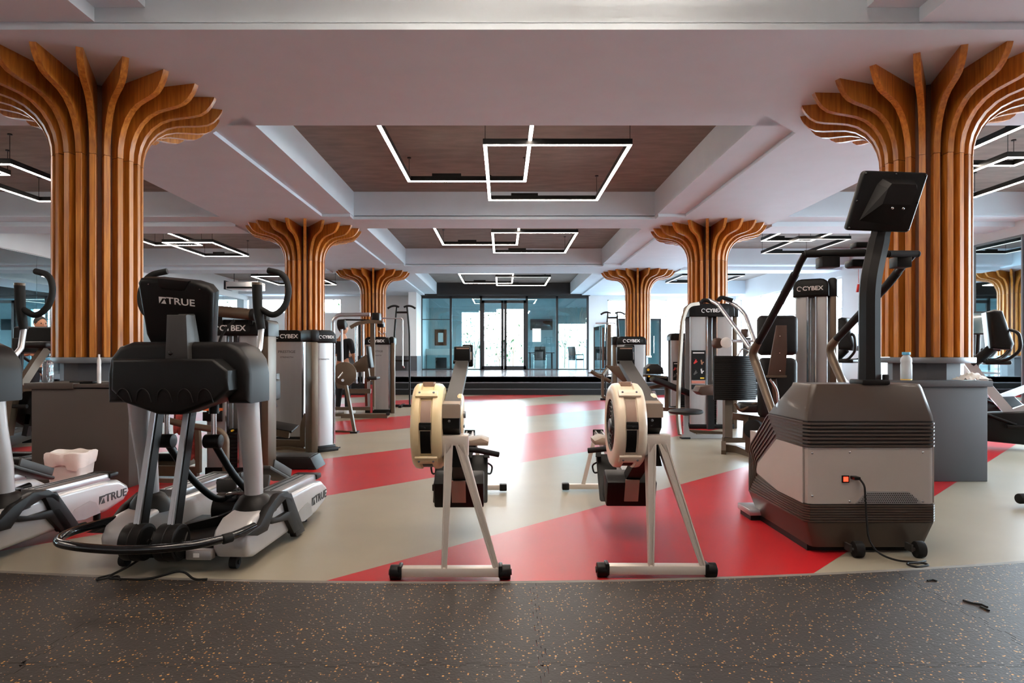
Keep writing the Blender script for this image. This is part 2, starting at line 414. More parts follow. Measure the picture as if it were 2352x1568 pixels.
window('window_5', [(4.4, XR, YF+.05, YF+.1, .55, .6), (4.4, XR, YF+.05, YF+.1, 3.4, 3.45), (4.4, XR, YF+.04, YF+.1, 2.72, 2.78)]+[(x, x+.05, YF+.05, YF+.1, .55, 3.45) for x in (4.4, 8.4, XR-.05)],
       [(4.45, 6.9, YF+.07, YF+.08, .6, 3.4), (7.1, 8.4, YF+.07, YF+.08, .6, 3.4), (8.45, XR-.05, YF+.07, YF+.08, .6, 3.4)])
# dark green door beside the window
dr = struct('door_1', MB().bx(4.75, 6.45, 26.9, 26.96, .5, 2.55), 'screen_glass')
MB().bx(4.68, 4.75, 26.88, 26.98, .5, 2.62).bx(6.45, 6.52, 26.88, 26.98, .5, 2.62).bx(4.75, 6.45, 26.88, 26.98, 2.55, 2.62).build('door_frame', 'charcoal', dr)
MB().tube([(6.2, 26.86, 1.2), (6.2, 26.83, 1.2), (6.2, 26.83, 1.9), (6.2, 26.86, 1.9)], .02, fil=.03).build('door_handle', 'chrome', dr)
# raised stage with three black steps
st = struct('stage', MB().bx(-6.8, XR, 18.9, 31.2, .33, .5), 'floor_stage' if 0 else 'wall_paint')
MATS['stage_top'] = mat('stage_top', '#a9a2a6', .12, var=.05, spec=.6)
st.data.materials[0] = MATS['stage_top']
for i, (y0, z1) in enumerate(((18.3, .167), (18.6, .333), (18.9, .5))):
    o = MB().bx(-6.8, XR, y0, 19.2, z1-.167+.001, z1-.012 if i < 2 else z1-.004).build('step', 'black_step', st, smooth=False)
    MB().bx(-6.8, XR, y0-.008, y0+.03, z1-.014, z1+.003).build('nosing', 'step_edge', o, smooth=False)
# glass front with double door
xs = [-3.43, -2.19, -.92, 1.01, 2.28, 3.57]
gf = MB()
for x in xs: gf.bx(x-.045, x+.045, 27.47, 27.55, .5, 3.6)
gf.bx(xs[0], xs[-1], 27.47, 27.55, .5, .54).bx(xs[0], xs[-1], 27.47, 27.55, 3.5, 3.6)
g = struct('window_6', gf, 'black_paint')
for a, b in ((0, 1), (1, 2), (3, 4), (4, 5)): MB().bx(xs[a]+.03, xs[b]-.03, 27.505, 27.515, .54, 3.5).build('pane', 'glass_teal', g, smooth=False)
MB().bx(xs[0], xs[1], 27.49, 27.53, 2.6, 2.63).build('transom', 'black_paint', g)
for i, (a, b) in enumerate(((-.89, .04), (.05, .98))):
    d = struct('door_%d' % (2+i), MB().bx(a, a+.11, 27.42, 27.5, .52, 3.42).bx(b-.11, b, 27.42, 27.5, .52, 3.42).bx(a, b, 27.42, 27.5, .52, .66).bx(a, b, 27.42, 27.5, 3.30, 3.42), 'black_paint')
    MB().bx(a+.07, b-.07, 27.465, 27.475, .62, 3.34).build('pane', 'glass_clear', d, smooth=False)
    xh = b-.035 if i == 0 else a+.035
    MB().bx(xh-.02, xh+.02, 27.37, 27.40, 1.2, 2.3).bx(xh-.015, xh+.015, 27.39, 27.45, 1.3, 1.33).bx(xh-.015, xh+.015, 27.39, 27.45, 2.17, 2.2).build('door_handle', 'charcoal', d)
# lobby behind the glass
lb = MB().bx(-3.6, -1.95, 31.0, 31.2, .5, 3.9).bx(-1.95, -.3, 31.0, 31.2, 3.15, 3.9).bx(.98, 2.65, 31.0, 31.2, .5, 3.9).bx(-.3, .98, 31.0, 31.2, 3.3, 3.9).bx(2.65, 4.0, 31.0, 31.2, 2.6, 3.9)
lb.bx(-3.7, -3.5, 27.6, 31.2, .5, 3.9).bx(4.0, 4.2, 27.6, 31.2, .5, 3.9).bx(-3.7, 4.2, 27.55, 31.2, 3.9, 4.1)
mat('lobby_paint', '#9fb2b4', .6); struct('trim_20', lb, 'lobby_paint')
# ------------------------------------------------------------------ outside: pavement, garden wall, shrubs
struct('ground', MB().bx(-60, 60, 31.2, 90, -.1, .2).bx(XR+.3, 60, -20, 31.2, -.1, .0), 'pavement')
def shrub(label, x, y, h, wd, n=160, seed=1, z0=.2):
    rnd = random.Random(seed); t = thing('shrub', label, 'shrub', (x, y, z0), 0, 'shrubs outside the glass doors')
    MB().tube([(0, 0, 0), (.05, 0, h*.4), (-.05, .05, h*.75)], .04, rs=[1, .7, .4]).tube([(.02, 0, h*.3), (.3*wd, .1, h*.7)], .025).tube([(.02, 0, h*.3), (-.3*wd, .1, h*.65)], .025).build('stem', 'bronze', t)
    m = MB()
    for i in range(n):
        a = rnd.uniform(0, 2*PI); r = wd*math.sqrt(rnd.random()); zz = h*(.15+.85*rnd.random()); p = Vector((r*math.cos(a), r*.6*math.sin(a), zz))
        d = Vector((rnd.uniform(-1, 1), rnd.uniform(-1, 1), rnd.uniform(-.4, .8))).normalized(); L = rnd.uniform(.12, .3); s_ = d.cross(Vector((0, 0, 1))).normalized()*L*.22
        m.poly([p, p+d*L*.5+s_, p+d*L, p+d*L*.5-s_])
    o = m.build('foliage', 'foliage', t, smooth=False); o['kind'] = 'stuff'
for i, (x, y, h, wd, lb_) in enumerate(((-1.5, 34.4, 2.6, .9, 'tall leafy shrub outside, left of the glass doors'), (-.2, 36.4, 1.9, .7, 'low green shrub outside, in line with the left door leaf'), (1.5, 35.0, 1.5, .6, 'small shrub outside the right door leaf'), (-8.8, 33, 3.9, 1.6, 'bushy tree top outside the high window on the left'), (-3.0, 37.5, 4.2, 1.6, 'tall tree outside, farthest left behind the glass'), (3.6, 38.2, 4.4, 1.8, 'tall tree outside behind the far right glass pane'), (.6, 39.2, 3.6, 1.6, 'broad tree outside, centred behind the double doors'))):
    shrub(lb_, x, y, h, wd, 150 if i < 3 else 420, i)
tag(MB().bx(-14, 9, 41, 41.3, .2, 2.0).build('garden_wall', 'outer_wall', smooth=False), 'pale low garden wall outside behind the shrubs', 'wall')

# ------------------------------------------------------------------ tree columns
RS, RF, ZJ, ZB = .38, 1.10, 2.96, 1.08
NF = 21
lowfin = MB().prism([(RS, ZB+.02), (RS, ZJ-.004), (RS-.11, ZJ-.004), (RS-.11, ZB+.02)], 'y', -.026, .026, bev=.004, seg=1).mesh('fin', 'wood', False)
prof = [(RS, ZJ), (RS+.005, ZJ+.08), (RS+.025, ZJ+.17), (RS+.065, ZJ+.26), (RS+.125, ZJ+.34), (RS+.21, ZJ+.405), (RS+.30, ZJ+.44), (RS+.40, ZJ+.457), (RS+.50, ZJ+.47), (RS+.58, ZJ+.49), (RS+.64, ZJ+.53), (RS+.685, ZJ+.585), (RF-.01, ZJ+.63), (RF, ZS)]
fl = MB(); pts = prof+[(.30, ZS), (.27, ZJ)]
# inner edge follows so that each blade is a wide curved plank reaching the ceiling
flfin = fl.prism(pts, 'y', -.026, .026).mesh('flared_fin', 'wood', True)
core = MB().cyl((0, 0, ZB), (0, 0, ZS), .29, n=32).mesh('core', 'wood_core')
plate = MB().cyl((0, 0, ZB-.035), (0, 0, ZB+.018), .405, n=48, bev=.004).mesh('base_plate', 'plate_steel')
plinth = MB().cyl((0, 0, 0), (0, 0, ZB-.03), .31, n=12).mesh('plinth', 'desk_grey', False)
colspec = [(-3.90, 6.3, 'foreground timber column at left with flared blades, beside the white-lined bin'), (4.07, 6.3, 'foreground timber column at right with flared blades, behind the stair climber'),
           (-3.94, 13.0, 'second timber column on the left side, behind the pair of silver weight towers'), (4.07, 13.0, 'second timber column on the right side, behind the pulldown machine'),
           (-3.93, 19.8, 'farthest timber column on the left, beside the black stage steps'), (4.09, 19.8, 'farthest timber column on the right, in front of the dark door')]
for i, (x, y, lb_) in enumerate(colspec):
    t = thing('tree_column', lb_, 'column', (x, y, 0), 0, 'timber tree columns')
    inst('core', core, t); inst('base_plate', plate, t); inst('plinth', plinth, t)
    a0 = math.atan2(-y, -x)+(R(0) if i != 0 else R(8.6))
    if i == 1: a0 = R(-91.5)
    if i == 0: a0 = R(-99.5)
    for k in range(NF):
        a = a0+2*PI*k/NF
        inst('fin', lowfin, t, rot=(0, 0, a)); inst('flared_fin', flfin, t, rot=(0, 0, a))
# storage desks built against the two foreground columns
def desk(label, x0, x1, y0, y1, m, h=.86, notch=False):
    t = thing('storage_desk', label, 'desk', ((x0+x1)/2, y0, 0))
    cx = (x0+x1)/2
    MB().bx(x0-cx, x1-cx, 0, y1-y0, 0, h-.03, bev=.004).build('body', m, t)
    if notch:
        MB().bx(x0-cx-.05, -.05, -.02, y1-y0, h-.03, h+.02, bev=.003).build('worktop', m, t)
        MB().bx(-.05, x1-cx, -.01, y1-y0, h-.02, h+.01, bev=.003).build('shelf', m, t)
    else: MB().bx(x0-cx-.02, x1-cx+.035, -.02, y1-y0, h-.03, h+.02, bev=.003).build('worktop', m, t)
desk('brown-grey storage desk around the base of the left foreground column', -3.97, -3.15, 5.5, 5.98, 'desk_brown', notch=True, h=.865)
desk('blue-grey storage desk around the base of the right foreground column', 3.3, 4.29, 5.78, 6.0, 'desk_grey', h=.87)

# ------------------------------------------------------------------ hanging LED frames
def led_frame(x0, x1, y0, y1, z, label, on=(1, 1, 1, 1), bw=.054, group='rectangular LED frames', up=False):
    t = thing('pendant_light', label, 'ceiling light', ((x0+x1)/2, (y0+y1)/2, z), 0, group)
    w2, l2 = (x1-x0)/2, (y1-y0)/2; b = bw/2
    sides = [(-w2-b, w2+b, -l2-b, -l2+b), (-w2-b, w2+b, l2-b, l2+b), (-w2-b, -w2+b, -l2+b, l2-b), (w2-b, w2+b, -l2+b, l2-b)]
    fr = MB()
    for s in sides: fr.bx(s[0], s[1], s[2], s[3], .0, .07)
    fr.build('frame', 'black_plastic', t, smooth=False)
    for s, q in zip(sides, on): MB().bx(s[0]+.006, s[1]-.006, s[2]+.006, s[3]-.006, -.006, .001).build('diffuser', 'led' if q == 1 else 'led_dim', t, smooth=False)
    if up:
        for s in sides: MB().bx(s[0]+.006, s[1]-.006, s[2]+.006, s[3]-.006, .069, .076).build('added_uplight', 'led', t, smooth=False)  # unseen upward glow, added to brighten the front beam face and coffer
    for sx in (-1, 1):
        for sy in (-1, 1): MB().cyl((sx*w2, sy*l2, .07), (sx*w2, sy*l2, ZC-z-.012), .004, n=6).cyl((sx*w2, sy*l2, ZC-z-.014), (sx*w2, sy*l2, ZC-z), .03, n=12).build('hanger', 'charcoal', t)
    MB().bx(-w2*.6, -w2*.1, l2-.03, l2+.03, .07, .11).build('driver_box', 'black_plastic', t)
    return t
zA, zB = CH+2.65, CH+2.60
C_ = {0: 'front bay above the rubber mat', 1: 'nearest central coffer', 2: 'second central coffer', 3: 'farthest central coffer before the glass wall'}
for i, yo in enumerate((-7.0, 0, 5.75, 14.0)):
    if i == 0: A = (1.3, 4.1); B = (1.7, 4.42)
    if i == 1: A = (7.4, 9.96); B = (8.09, 10.96)
    if i == 2: A = (13.35, 15.7); B = (13.9, 16.6)
    if i == 3: A = (21.3, 24.1); B = (21.8, 24.4)
    led_frame(-1.43, .335, A[0], A[1], zA, up=(i == 0), label= 'left-hand LED rectangle of the crossing pair in the '+C_[i])
    led_frame(-.22, 1.575, B[0], B[1], zB, up=(i == 0), label= 'right-hand LED rectangle of the crossing pair in the '+C_[i], on=(1, 1, 1, 1) if i < 3 else (0, 1, 1, 1))
for nm, ya, yb in (('first left side bay', (7.5, 9.6), (8.9, 11.05)), ('second left side bay', (13.6, 15.77), (15.1, 17.2)), ('front left side bay', (.5, 2.6), (2.0, 4.2))):
    led_frame(-8.4, -7.28, ya[0], ya[1], zA, 'outer LED rectangle of the pair in the '+nm)
    led_frame(-7.85, -6.72, yb[0], yb[1], zB, 'inner LED rectangle of the pair in the '+nm)
led_frame(-8.3, -6.2, 21.6, 24.2, zB, 'LED rectangle in the far left bay near the high window')
for nm, ya, yb, on in (('first right side bay', (7.3, 9.14), (8.6, 10.77), (1, 1, 1, 1)), ('second right side bay', (13.5, 15.17), (14.66, 16.74), (0, 0, 0, 0)), ('front right side bay', (.5, 2.6), (2.0, 4.2), (1, 1, 1, 1))):
    led_frame(6.03, 7.15, ya[0], ya[1], zA, 'inner LED rectangle of the pair in the '+nm, on=(0, 1, 1, 1) if 'second' in nm else on)
    led_frame(6.65, 7.78, yb[0], yb[1], zB, 'outer LED rectangle of the pair in the '+nm, on=on)
led_frame(5.9, 7.9, 21.4, 23.6, zB, 'unlit LED rectangle in the far right bay', on=(0, 0, 0, 0))
# air conditioning unit on the left back wall
o = thing('air_conditioner', 'white ceiling air conditioning unit in the far left bay', 'air conditioner', W(555, 656, 22)-Vector((0, 0, .12)))
MB().bx(-.55, .55, 0, .7, 0, .26, bev=.03).build('casing', 'white_plastic', o); MB().bx(-.5, .5, -.01, .02, .03, .09).build('louvre', 'charcoal', o); MB().bx(-.6, -.56, 0, .6, .0, .3).build('bracket', 'charcoal', o)
MB().cyl((-.4, .35, .26), (-.4, .35, .85), .01).cyl((.4, .35, .26), (.4, .35, .85), .01).build('hanger', 'charcoal', o)

# ------------------------------------------------------------------ speckled rubber mat: interlocking tiles
def medge(x): return 3.18+.0272*(x-.07)+.0322*(x-.07)**2
def jig(p0, p1, nt_=0, tw=.03, pitch=.07):
    p0 = Vector(p0); p1 = Vector(p1); d = (p1-p0); L = d.length; d.normalize(); n = Vector((-d.y, d.x)); out = []
    k = int(L/pitch)
    for i in range(k):
        a = L*i/k; b = L/k; s = 1 if i % 2 == 0 else -1
        out += [p0+d*a+n*tw*.45*s*.0, p0+d*(a+b*.18)+n*0, p0+d*(a+b*.10)+n*tw*.5*s, p0+d*(a+b*.9)+n*tw*.5*s, p0+d*(a+b*.82)]
    return out
mt = thing('rubber_mat', 'dark rubber gym mat with orange flecks across the foreground', 'mat', (0, 0, 0))
seamx = [.16, 1.95, -1.55]
xsn = [-4.2, -1.72, .145, 2.0, 4.4]; ysn = [-1.2, .9, 2.34]
def tile(x0, x1, y0, y1, top):
    g = .001; P = []
    def s2(pts): return [(p.x, p.y) for p in pts]
    e = jig((x0+g, y0+g), (x1-g, y0+g)); P += s2(e)
    e = jig((x1-g, y0+g), (x1-g, (y1 if not top else medge(x1))-g)); P += s2(e)
    if top:
        for k_ in range(13):
            xx = x1-g+(x0-x1+2*g)*k_/12; P.append((xx, medge(xx)))
    else: P += s2(jig((x0+g, y1-g), (x1-g, y1-g))[::-1])
    # the left and top edges reverse the same zigzag, so that neighbours mesh
    yy = (y1 if not top else medge(x0))-g
    P += s2(jig((x0+g, y0+g), (x0+g, yy))[::-1])
    q = [P[0]]
    for p in P[1:]:
        if (Vector(p)-Vector(q[-1])).length > 1e-4: q.append(p)
    if (Vector(q[0])-Vector(q[-1])).length < 1e-4: q.pop()
    MB().prism(q, 'z', 0.0005, .010).build('tile', 'speck', mt, smooth=False)
for i in range(4):
    tile(xsn[i], xsn[i+1], ysn[1], ysn[2], False); tile(xsn[i], xsn[i+1], ysn[2], 0, True)
mat('edge_strip', '#6b655e', .6, var=.15, vscale=20)
es = MB(); P = [(x*.2, medge(x*.2)+.002) for x in range(-21, 23)]; P2 = [(x, y+.036) for x, y in P]
for i in range(len(P)-1): es.prism([P[i], P[i+1], P2[i+1], P2[i]], 'z', .0006, .007)
tag(es.build('edge_strip', 'edge_strip', smooth=False), 'grey threshold strip between the rubber mat and the vinyl floor', 'floor strip')
# ================================================================== rowing machines
def make_rower(label, loc, rz, cm, bracket2=True):
    t = thing('rowing_machine', label, 'rowing machine', loc, rz, 'rowing machines')
    # front foot with caps/transport rollers
    MB().box((0, 0, .040), (.50, .055, .045), bev=.004).build('front_foot', 'cream_metal', t)
    for s in (-1, 1):
        MB().cyl((s*.245, 0, .036), (s*.30, 0, .036), .036, n=20, bev=.004).cyl((s*.298, 0, .036), (s*.306, 0, .036), .016, n=12).box((s*.25, 0, .045), (.02, .07, .06), bev=.006).build('roller', 'black_plastic', t)
    # legs: pressed channels tapering to the foot
    def leg(xb, xt, nm):
        m = MB(); yb, yt, zb, zt = 0, .10, .055, .665
        wb, wt = .0105, .018; d = .03
        P = [(xb-wb, yb-d*.5, zb), (xb+wb, yb-d*.5, zb), (xb+wb, yb+d*.5, zb), (xb-wb, yb+d*.5, zb), (xt-wt, yt-.05, zt), (xt+wt, yt-.05, zt), (xt+wt, yt+.05, zt), (xt-wt, yt+.05, zt)]
        v = [m.bm.verts.new(p) for p in P]
        for f in ((0, 1, 2, 3), (4, 5, 6, 7), (0, 1, 5, 4), (1, 2, 6, 5), (2, 3, 7, 6), (3, 0, 4, 7)): m.bm.faces.new([v[i] for i in f])
        # raised lip on each side of the channel
        m.tube([(xb+wb, yb-d*.5-.006, zb), (xt+wt, yt-.056, zt)], 0, rect=(.007, .012)); m.tube([(xb-wb, yb-d*.5-.006, zb), (xt-wt, yt-.056, zt)], 0, rect=(.007, .012))
        m.build('front_leg', 'cream_metal', t)
    leg(-.03, -.012, 0); leg(.232, .045, 1)
    MB().prism([(-.05, .60), (-.05, .71), (.085, .71), (.085, .60), (.06, .62), (.04, .66), (-.0, .66), (-.02, .62)], 'y', .045, .16, bev=.004).build('leg_bracket', 'cream_metal', t)
    MB().prism([(-.0, .54), (.006, .655), (.03, .655), (.055, .54)], 'y', .11, .14).build('bracket_insert', 'black_plastic', t)
    # flywheel housing, an axle-mounted drum left of the frame
    cz, cy = .745, .20; x0, x1 = -.205, -.045; Rr = .225; xc = (x0+x1)/2
    dr = MB().lathe([(Rr-.085, x0+.004), (Rr-.05, x0), (Rr-.018, x0+.004), (Rr-.004, x0+.016), (Rr, x0+.032), (Rr, xc-.033), (Rr-.012, xc-.028), (Rr-.012, xc+.028), (Rr, xc+.033), (Rr, x1-.03), (Rr-.004, x1-.014), (Rr-.02, x1), (.02, x1)], 56, (0, cy, cz), 'x').build('flywheel_housing', cm, t)
    MB().lathe([(0, x0+.02), (Rr-.09, x0+.014), (Rr-.086, x0+.004), (Rr-.08, x0+.01)], 48, (0, cy, cz), 'x').build('flywheel_grille', 'black_plastic', dr)
    m = MB()
    for rr in (.05, .075, .10, .125): m.lathe([(rr-.003, x0+.01), (rr, x0+.004), (rr+.003, x0+.01)], 40, (0, cy, cz), 'x')
    for k in range(12):
        a = 2*PI*k/12; m.cyl((x0+.008, cy+.045*math.cos(a), cz+.045*math.sin(a)), (x0+.008, cy+.13*math.cos(a), cz+.13*math.sin(a)), .0025, n=6)
    m.build('grille_ring', 'arm_grey', dr); MB().cyl((x0-.002, cy, cz), (x0+.02, cy, cz), .035, n=24, bev=.004).build('hub_cap', 'plate_steel', dr)
    rb = Rr-.0095
    def band(a0, a1, mt_, nm, r_=rb, hw=.026):
        MB().lathe([(r_-.004, xc-hw), (r_, xc-hw+.001), (r_, xc+hw-.001), (r_-.004, xc+hw)], 20, (0, cy, cz), 'x', R(a0), R(a1)).build(nm, mt_, dr)
    # angles: 180 = towards the front, 90 = top
    band(138, 172, 'grille_rose', 'upper_vent'); band(181, 214, 'black_plastic', 'lower_vent'); band(232, 262, 'black_plastic', 'under_vent')
    def at_(a, r_): return (xc, cy+r_*math.cos(R(a)), cz+r_*math.sin(R(a)))
    for a in (129, 223):
        c = at_(a, Rr+.002)
        MB().box(c, (.115, .018, .048), rot=(R(a-180)-0 if 0 else R(a+180), 0, 0), bev=.006).box(at_(a, Rr+.006), (.09, .012, .024), rot=(R(a+180), 0, 0), bev=.004).build('clamp_plate', cm, dr)
        for s in (-1, 1): p = at_(a, Rr+.012); MB().sphere((xc+s*.036, p[1], p[2]), .006).build('rivet', 'plate_steel', dr)
    c = at_(176.5, Rr+.0); MB().box(c, (.058, .020, .024), bev=.003).box(at_(172.5, Rr+.0), (.058, .016, .020), bev=.003).sphere((xc, c[1]-.010, c[2]), .004).build('latch', 'black_plastic', dr)
    MB().prism([(-.035, -.012), (.035, -.012), (.026, .012), (-.026, .012)], 'y', -.012, .012, bev=.002, M=Matrix.Translation((xc, cy-.03, cz+Rr-.004)) @ Matrix.Rotation(R(90), 4, 'X')).build('top_vent', 'grille_rose', dr)
    # chain guard disc on the right
    MB().lathe([(.0, .052), (.10, .052), (.112, .044), (.112, .028), (.105, .02), (0, .02)], 36, (0, .24, .80), 'x').build('chain_cover', cm, t)
    MB().cyl((.05, .24, .80), (.064, .24, .80), .018, n=16).cyl((.05, .22, .74), (.06, .22, .74), .008, n=10).build('cover_bolt', 'plate_steel', t)
    # chain box on top of legs
    MB().prism([(.05, .87), (.16, .875), (.16, .75), (.12, .70), (.06, .745)], 'x', -.06, .042, bev=.004).build('chain_box', 'black_plastic', t)
    MB().prism([(.040, .80), (.045, .868), (.16, .885), (.17, .86), (.06, .842), (.052, .80)], 'x', -.062, .046, bev=.003).build('box_lid', 'tan_seat', t)
    MB().sphere((-.01, .047, .785), .007).build('bolt', 'plate_steel', t)
    # monitor arm and monitor
    MB().tube([(0, .12, .86), (.004, .62, .985), (.006, .92, 1.07)], 0, rect=(.082, .035), fil=.1).build('monitor_arm', 'arm_grey', t)
    mo = MB().box((.006, .93, 1.125), (.105, .05, .10), bev=.008).box((.04, .965, 1.115), (.07, .05, .145), bev=.01).build('monitor', 'black_plastic', t)
    MB().bx(-.03, .05, .902, .9045, 1.158, 1.166).build('monitor_label', 'grille_rose', mo); MB().bx(.058, .066, .935, .9395, 1.09, 1.14).build('side_label', 'cream_metal', mo)
    MB().cyl((-.05, .9, 1.075), (-.03, .9, 1.075), .012, n=10).build('pivot_knob', 'black_plastic', t)
    # under frame from drum to rail
    MB().tube([(0, .12, .72), (.005, .35, .55), (.01, .72, .37)], 0, rect=(.085, .06), fil=.05).build('main_frame', 'black_plastic', t)
    MB().tube([(.01, .66, .36), (.0, 2.13, .455)], 0, rect=(.075, .05)).tube([(.035, .66, .375), (.025, 2.13, .485)], 0, rect=(.012, .015)).tube([(-.015, .66, .375), (-.025, 2.13, .485)], 0, rect=(.012, .015)).build('rail', 'silver', t)
    MB().tube([(0, 1.05, .41), (0, 2.10, .478)], 0, rect=(.05, .008)).build('seat_track', 'chrome', t)
    MB().box((0, 2.14, .463), (.088, .02, .075), bev=.006).build('rail_cap', 'black_plastic', t)
    # foot boards, heel cups, straps
    for s in (-1, 1):
        b = MB().prism([(.80, .20), (.84, .20), (1.02, .45), (.985, .47)], 'x', s*.045, s*.17, bev=.008).build('footboard', 'black_plastic', t)
        MB().tube([(s*.05, .93, .46), (s*.06, .99, .50), (s*.155, .99, .50), (s*.165, .93, .46)], 0, rect=(.035, .004), fil=.03).build('strap', 'rubber', b)
        MB().tube([(s*.17, .96, .42), (s*.20, .97, .40), (s*.19, .96, .35), (s*.165, .93, .36)], .006, fil=.02, n=6).build('strap_end', 'rubber', b)
    MB().box((0, .74, .30), (.30, .16, .17), bev=.01, rot=(R(20), 0, 0)).build('frame_shroud', 'black_plastic', t)
    MB().box((0.0, .655, .30), (.085, .01, .15), rot=(R(20), 0, 0), bev=.002).build('front_plate', 'grille_rose', t)
    # handle parked on its hooks
    MB().tube([(-.235, .90, .505), (-.10, .86, .525), (0, .84, .53), (.10, .86, .52), (.24, .90, .485)], .0175, n=12, fil=.05).build('handle', 'rubber', t)
    MB().box((0, .87, .525), (.06, .05, .03), bev=.006).build('handle_clamp', 'black_plastic', t)
    # seat with carriage
    se = MB().prism([(-.15, 0), (-.155, .03), (-.10, .055), (-.03, .04), (.03, .04), (.10, .055), (.155, .03), (.15, 0)], 'y', -.12, .12, bev=.012, M=Matrix.Translation((.015, 1.42, .485))).build('seat', 'tan_seat', t)
    MB().box((.015, 1.42, .46), (.13, .16, .05), bev=.008).build('seat_carriage', 'black_plastic', t)
    # rear foot
    MB().box((0, 2.10, .035), (.50, .05, .04), bev=.004).build('rear_foot', 'cream_metal', t)
    for s in (-1, 1): MB().box((s*.275, 2.10, .035), (.06, .06, .055), bev=.008).build('foot_cap', 'black_plastic', t)
    for s in (-1, 1): MB().tube([(s*.13, 2.10, .045), (s*.03, 2.12, .44)], 0, rect=(.03, .022)).build('rear_leg', 'cream_metal', t)
    return t
make_rower('yellowed cream rowing machine, the left of the two in the foreground', (-.262, 3.265, .0), R(.3), 'cream')
make_rower('pale cream rowing machine, the right of the two, on the red floor stripe', (.775, 3.30, .0), R(-.5), 'cream_pale')

# ================================================================== cross trainers (front of machine towards the camera)
def logo_true(parent, loc, size, m, rot=(R(90), 0, 0)):
    e = Euler(rot).to_matrix()
    text('TRUE', size, m, parent, Vector(loc)+e @ Vector((size*.42, 0, 0)), rot, sx=1.25, bold=size*.012)
    mk = MB().prism([(-size*.62, -size*.34), (-size*.62, size*.36), (size*.12, size*.36), (size*.12, size*.22), (-size*.25, size*.22)], 'y', -.0008, .0008).prism([(-size*.42, -size*.34), (-size*.05, size*.12), (size*.12, -size*.34)], 'y', -.0008, .0008)
    o = mk.build('emblem', m, parent, smooth=False)
    o.location = Vector(loc)+e @ Vector((-size*1.25, 0, 0)); o.rotation_euler = (rot[0]-R(90), rot[1], rot[2]); return o
def make_trainer(label, loc, rz):
    t = thing('cross_trainer', label, 'cross trainer', loc, rz, 'cross trainers')
    for s in (-1, 1):
        # silver side housing, nose rounded, tail pointed
        xa, xb = (.205, .395) if s > 0 else (-.395, -.205)
        P = [(-.02, .075), (-.05, .12), (-.055, .17), (-.03, .22), (.05, .265), (.25, .285), (.95, .272), (1.10, .255), (1.20, .20), (1.22, .155), (1.16, .10), (.98, .062), (.05, .055)]
        h = MB().prism(P, 'x', xa, xb, bev=.03, seg=4).build('side_housing', 'silver_paint', t)
        MB().prism([(.44, .275), (.44, .322), (1.02, .312), (1.04, .262)], 'x', xa+.015, xb-.02, bev=.012).build('roller_track', 'silver', h)
        for gx in (xa+.06, xa+.10): MB().tube([(gx, .45, .323), (gx, 1.02, .313)], 0, rect=(.006, .004)).build('track_groove', 'black_plastic', h)
        MB().box(((xa+xb)/2, 1.06, .295), (.17, .09, .035), bev=.008).build('track_stop', 'black_plastic', h)
        MB().prism([(.60, .09), (.66, .15), (.80, .175), (.86, .15), (.90, .075), (.75, .066)], 'x', xb-.0015 if s > 0 else xa-.0025, xb+.0025 if s > 0 else xa+.0015).build('relief_panel', 'shroud_silver', h)
        sg = 1 if s > 0 else -1
        logo_true(h, ((xb+.002) if s > 0 else xa-.002, 1.03, .155), .075, 'letter_black', (R(90), 0, R(90)*sg))
        # caster
        MB().cyl(((xa+xb)/2-.03, .03, .034), ((xa+xb)/2+.01, .03, .034), .034, n=20, bev=.004).cyl(((xa+xb)/2-.035, .03, .034), ((xa+xb)/2+.018, .03, .034), .014, n=12).build('caster', 'rubber', t)
        MB().cyl(((xa+xb)/2, 1.0, 0), ((xa+xb)/2, 1.0, .07), .022, n=12).build('foot', 'rubber', t)
        # charcoal collar with open triangle
        xo = xb+.004 if s > 0 else xa-.004; xi = xo+.022*sg
        for yz in ([(-.12, .215), (.05, .225), (.16, .29), (.30, .335), (.42, .325), (.50, .27), (.505, .22), (.44, .27), (.38, .285), (.22, .245), (.14, .17), (.02, .175)],
                   [(.38, .30), (.48, .30), (.70, .02), (.56, .02), (.505, .10), (.44, .19)],
                   [(.14, .24), (.20, .19), (.42, .155), (.52, .05), (.62, .05), (.50, .20), (.40, .205), (.28, .205)]):
            MB().prism(yz, 'x', min(xo-.02*sg, xi), max(xo-.02*sg, xi), bev=.005).build('collar', 'charcoal', t)
        MB().lathe([(.0, .35), (.05, .35), (.075, .335), (.105, .29), (.12, .25), (0, .25)], 24, (s*.30, .24, 0)).build('collar_base', 'charcoal', t)
        # curved silver upright
        u = MB(); pts = [(s*.300, .24, .29), (s*.302, .22, .50), (s*.304, .17, .72), (s*.305, .145, .90)]
        prof = []
        u.tube(pts, .048, n=20, rs=[1.0, 1.08, 1.18, 1.25])
        u.build('upright', 'silver_paint', t)
    # cowl: arch with drooping shoulders
    out = [(-.405, .865), (-.41, 1.02), (-.395, 1.10), (-.345, 1.165), (-.27, 1.19), (.24, 1.19), (.31, 1.16), (.355, 1.10), (.372, 1.02), (.372, .865), (.25, .865), (.235, .95), (.2, .93), (-.2, .93), (-.235, .95), (-.25, .865)]
    MB().prism(out, 'y', .02, .30, bev=.035, seg=4).build('cowl', 'charcoal', t)
    cw = MB().prism([(-.305, 1.10), (.23, 1.10), (.305, 1.04), (.31, .94), (.24, .88), (.06, .815), (-.06, .815), (-.24, .875), (-.31, .94)], 'y', -.09, .12, bev=.02, seg=3).build('cowl_front', 'black_plastic', t)
    for xk in (-.24, -.135, -.025, .085, .19):
        MB().tube([(xk-.036, -.092, .885), (xk-.03, -.093, .93), (xk, -.094, .953), (xk+.03, -.093, .93), (xk+.045, -.092, .88)], .0035, n=6, fil=.02).build('embossed_arch', 'charcoal', cw)
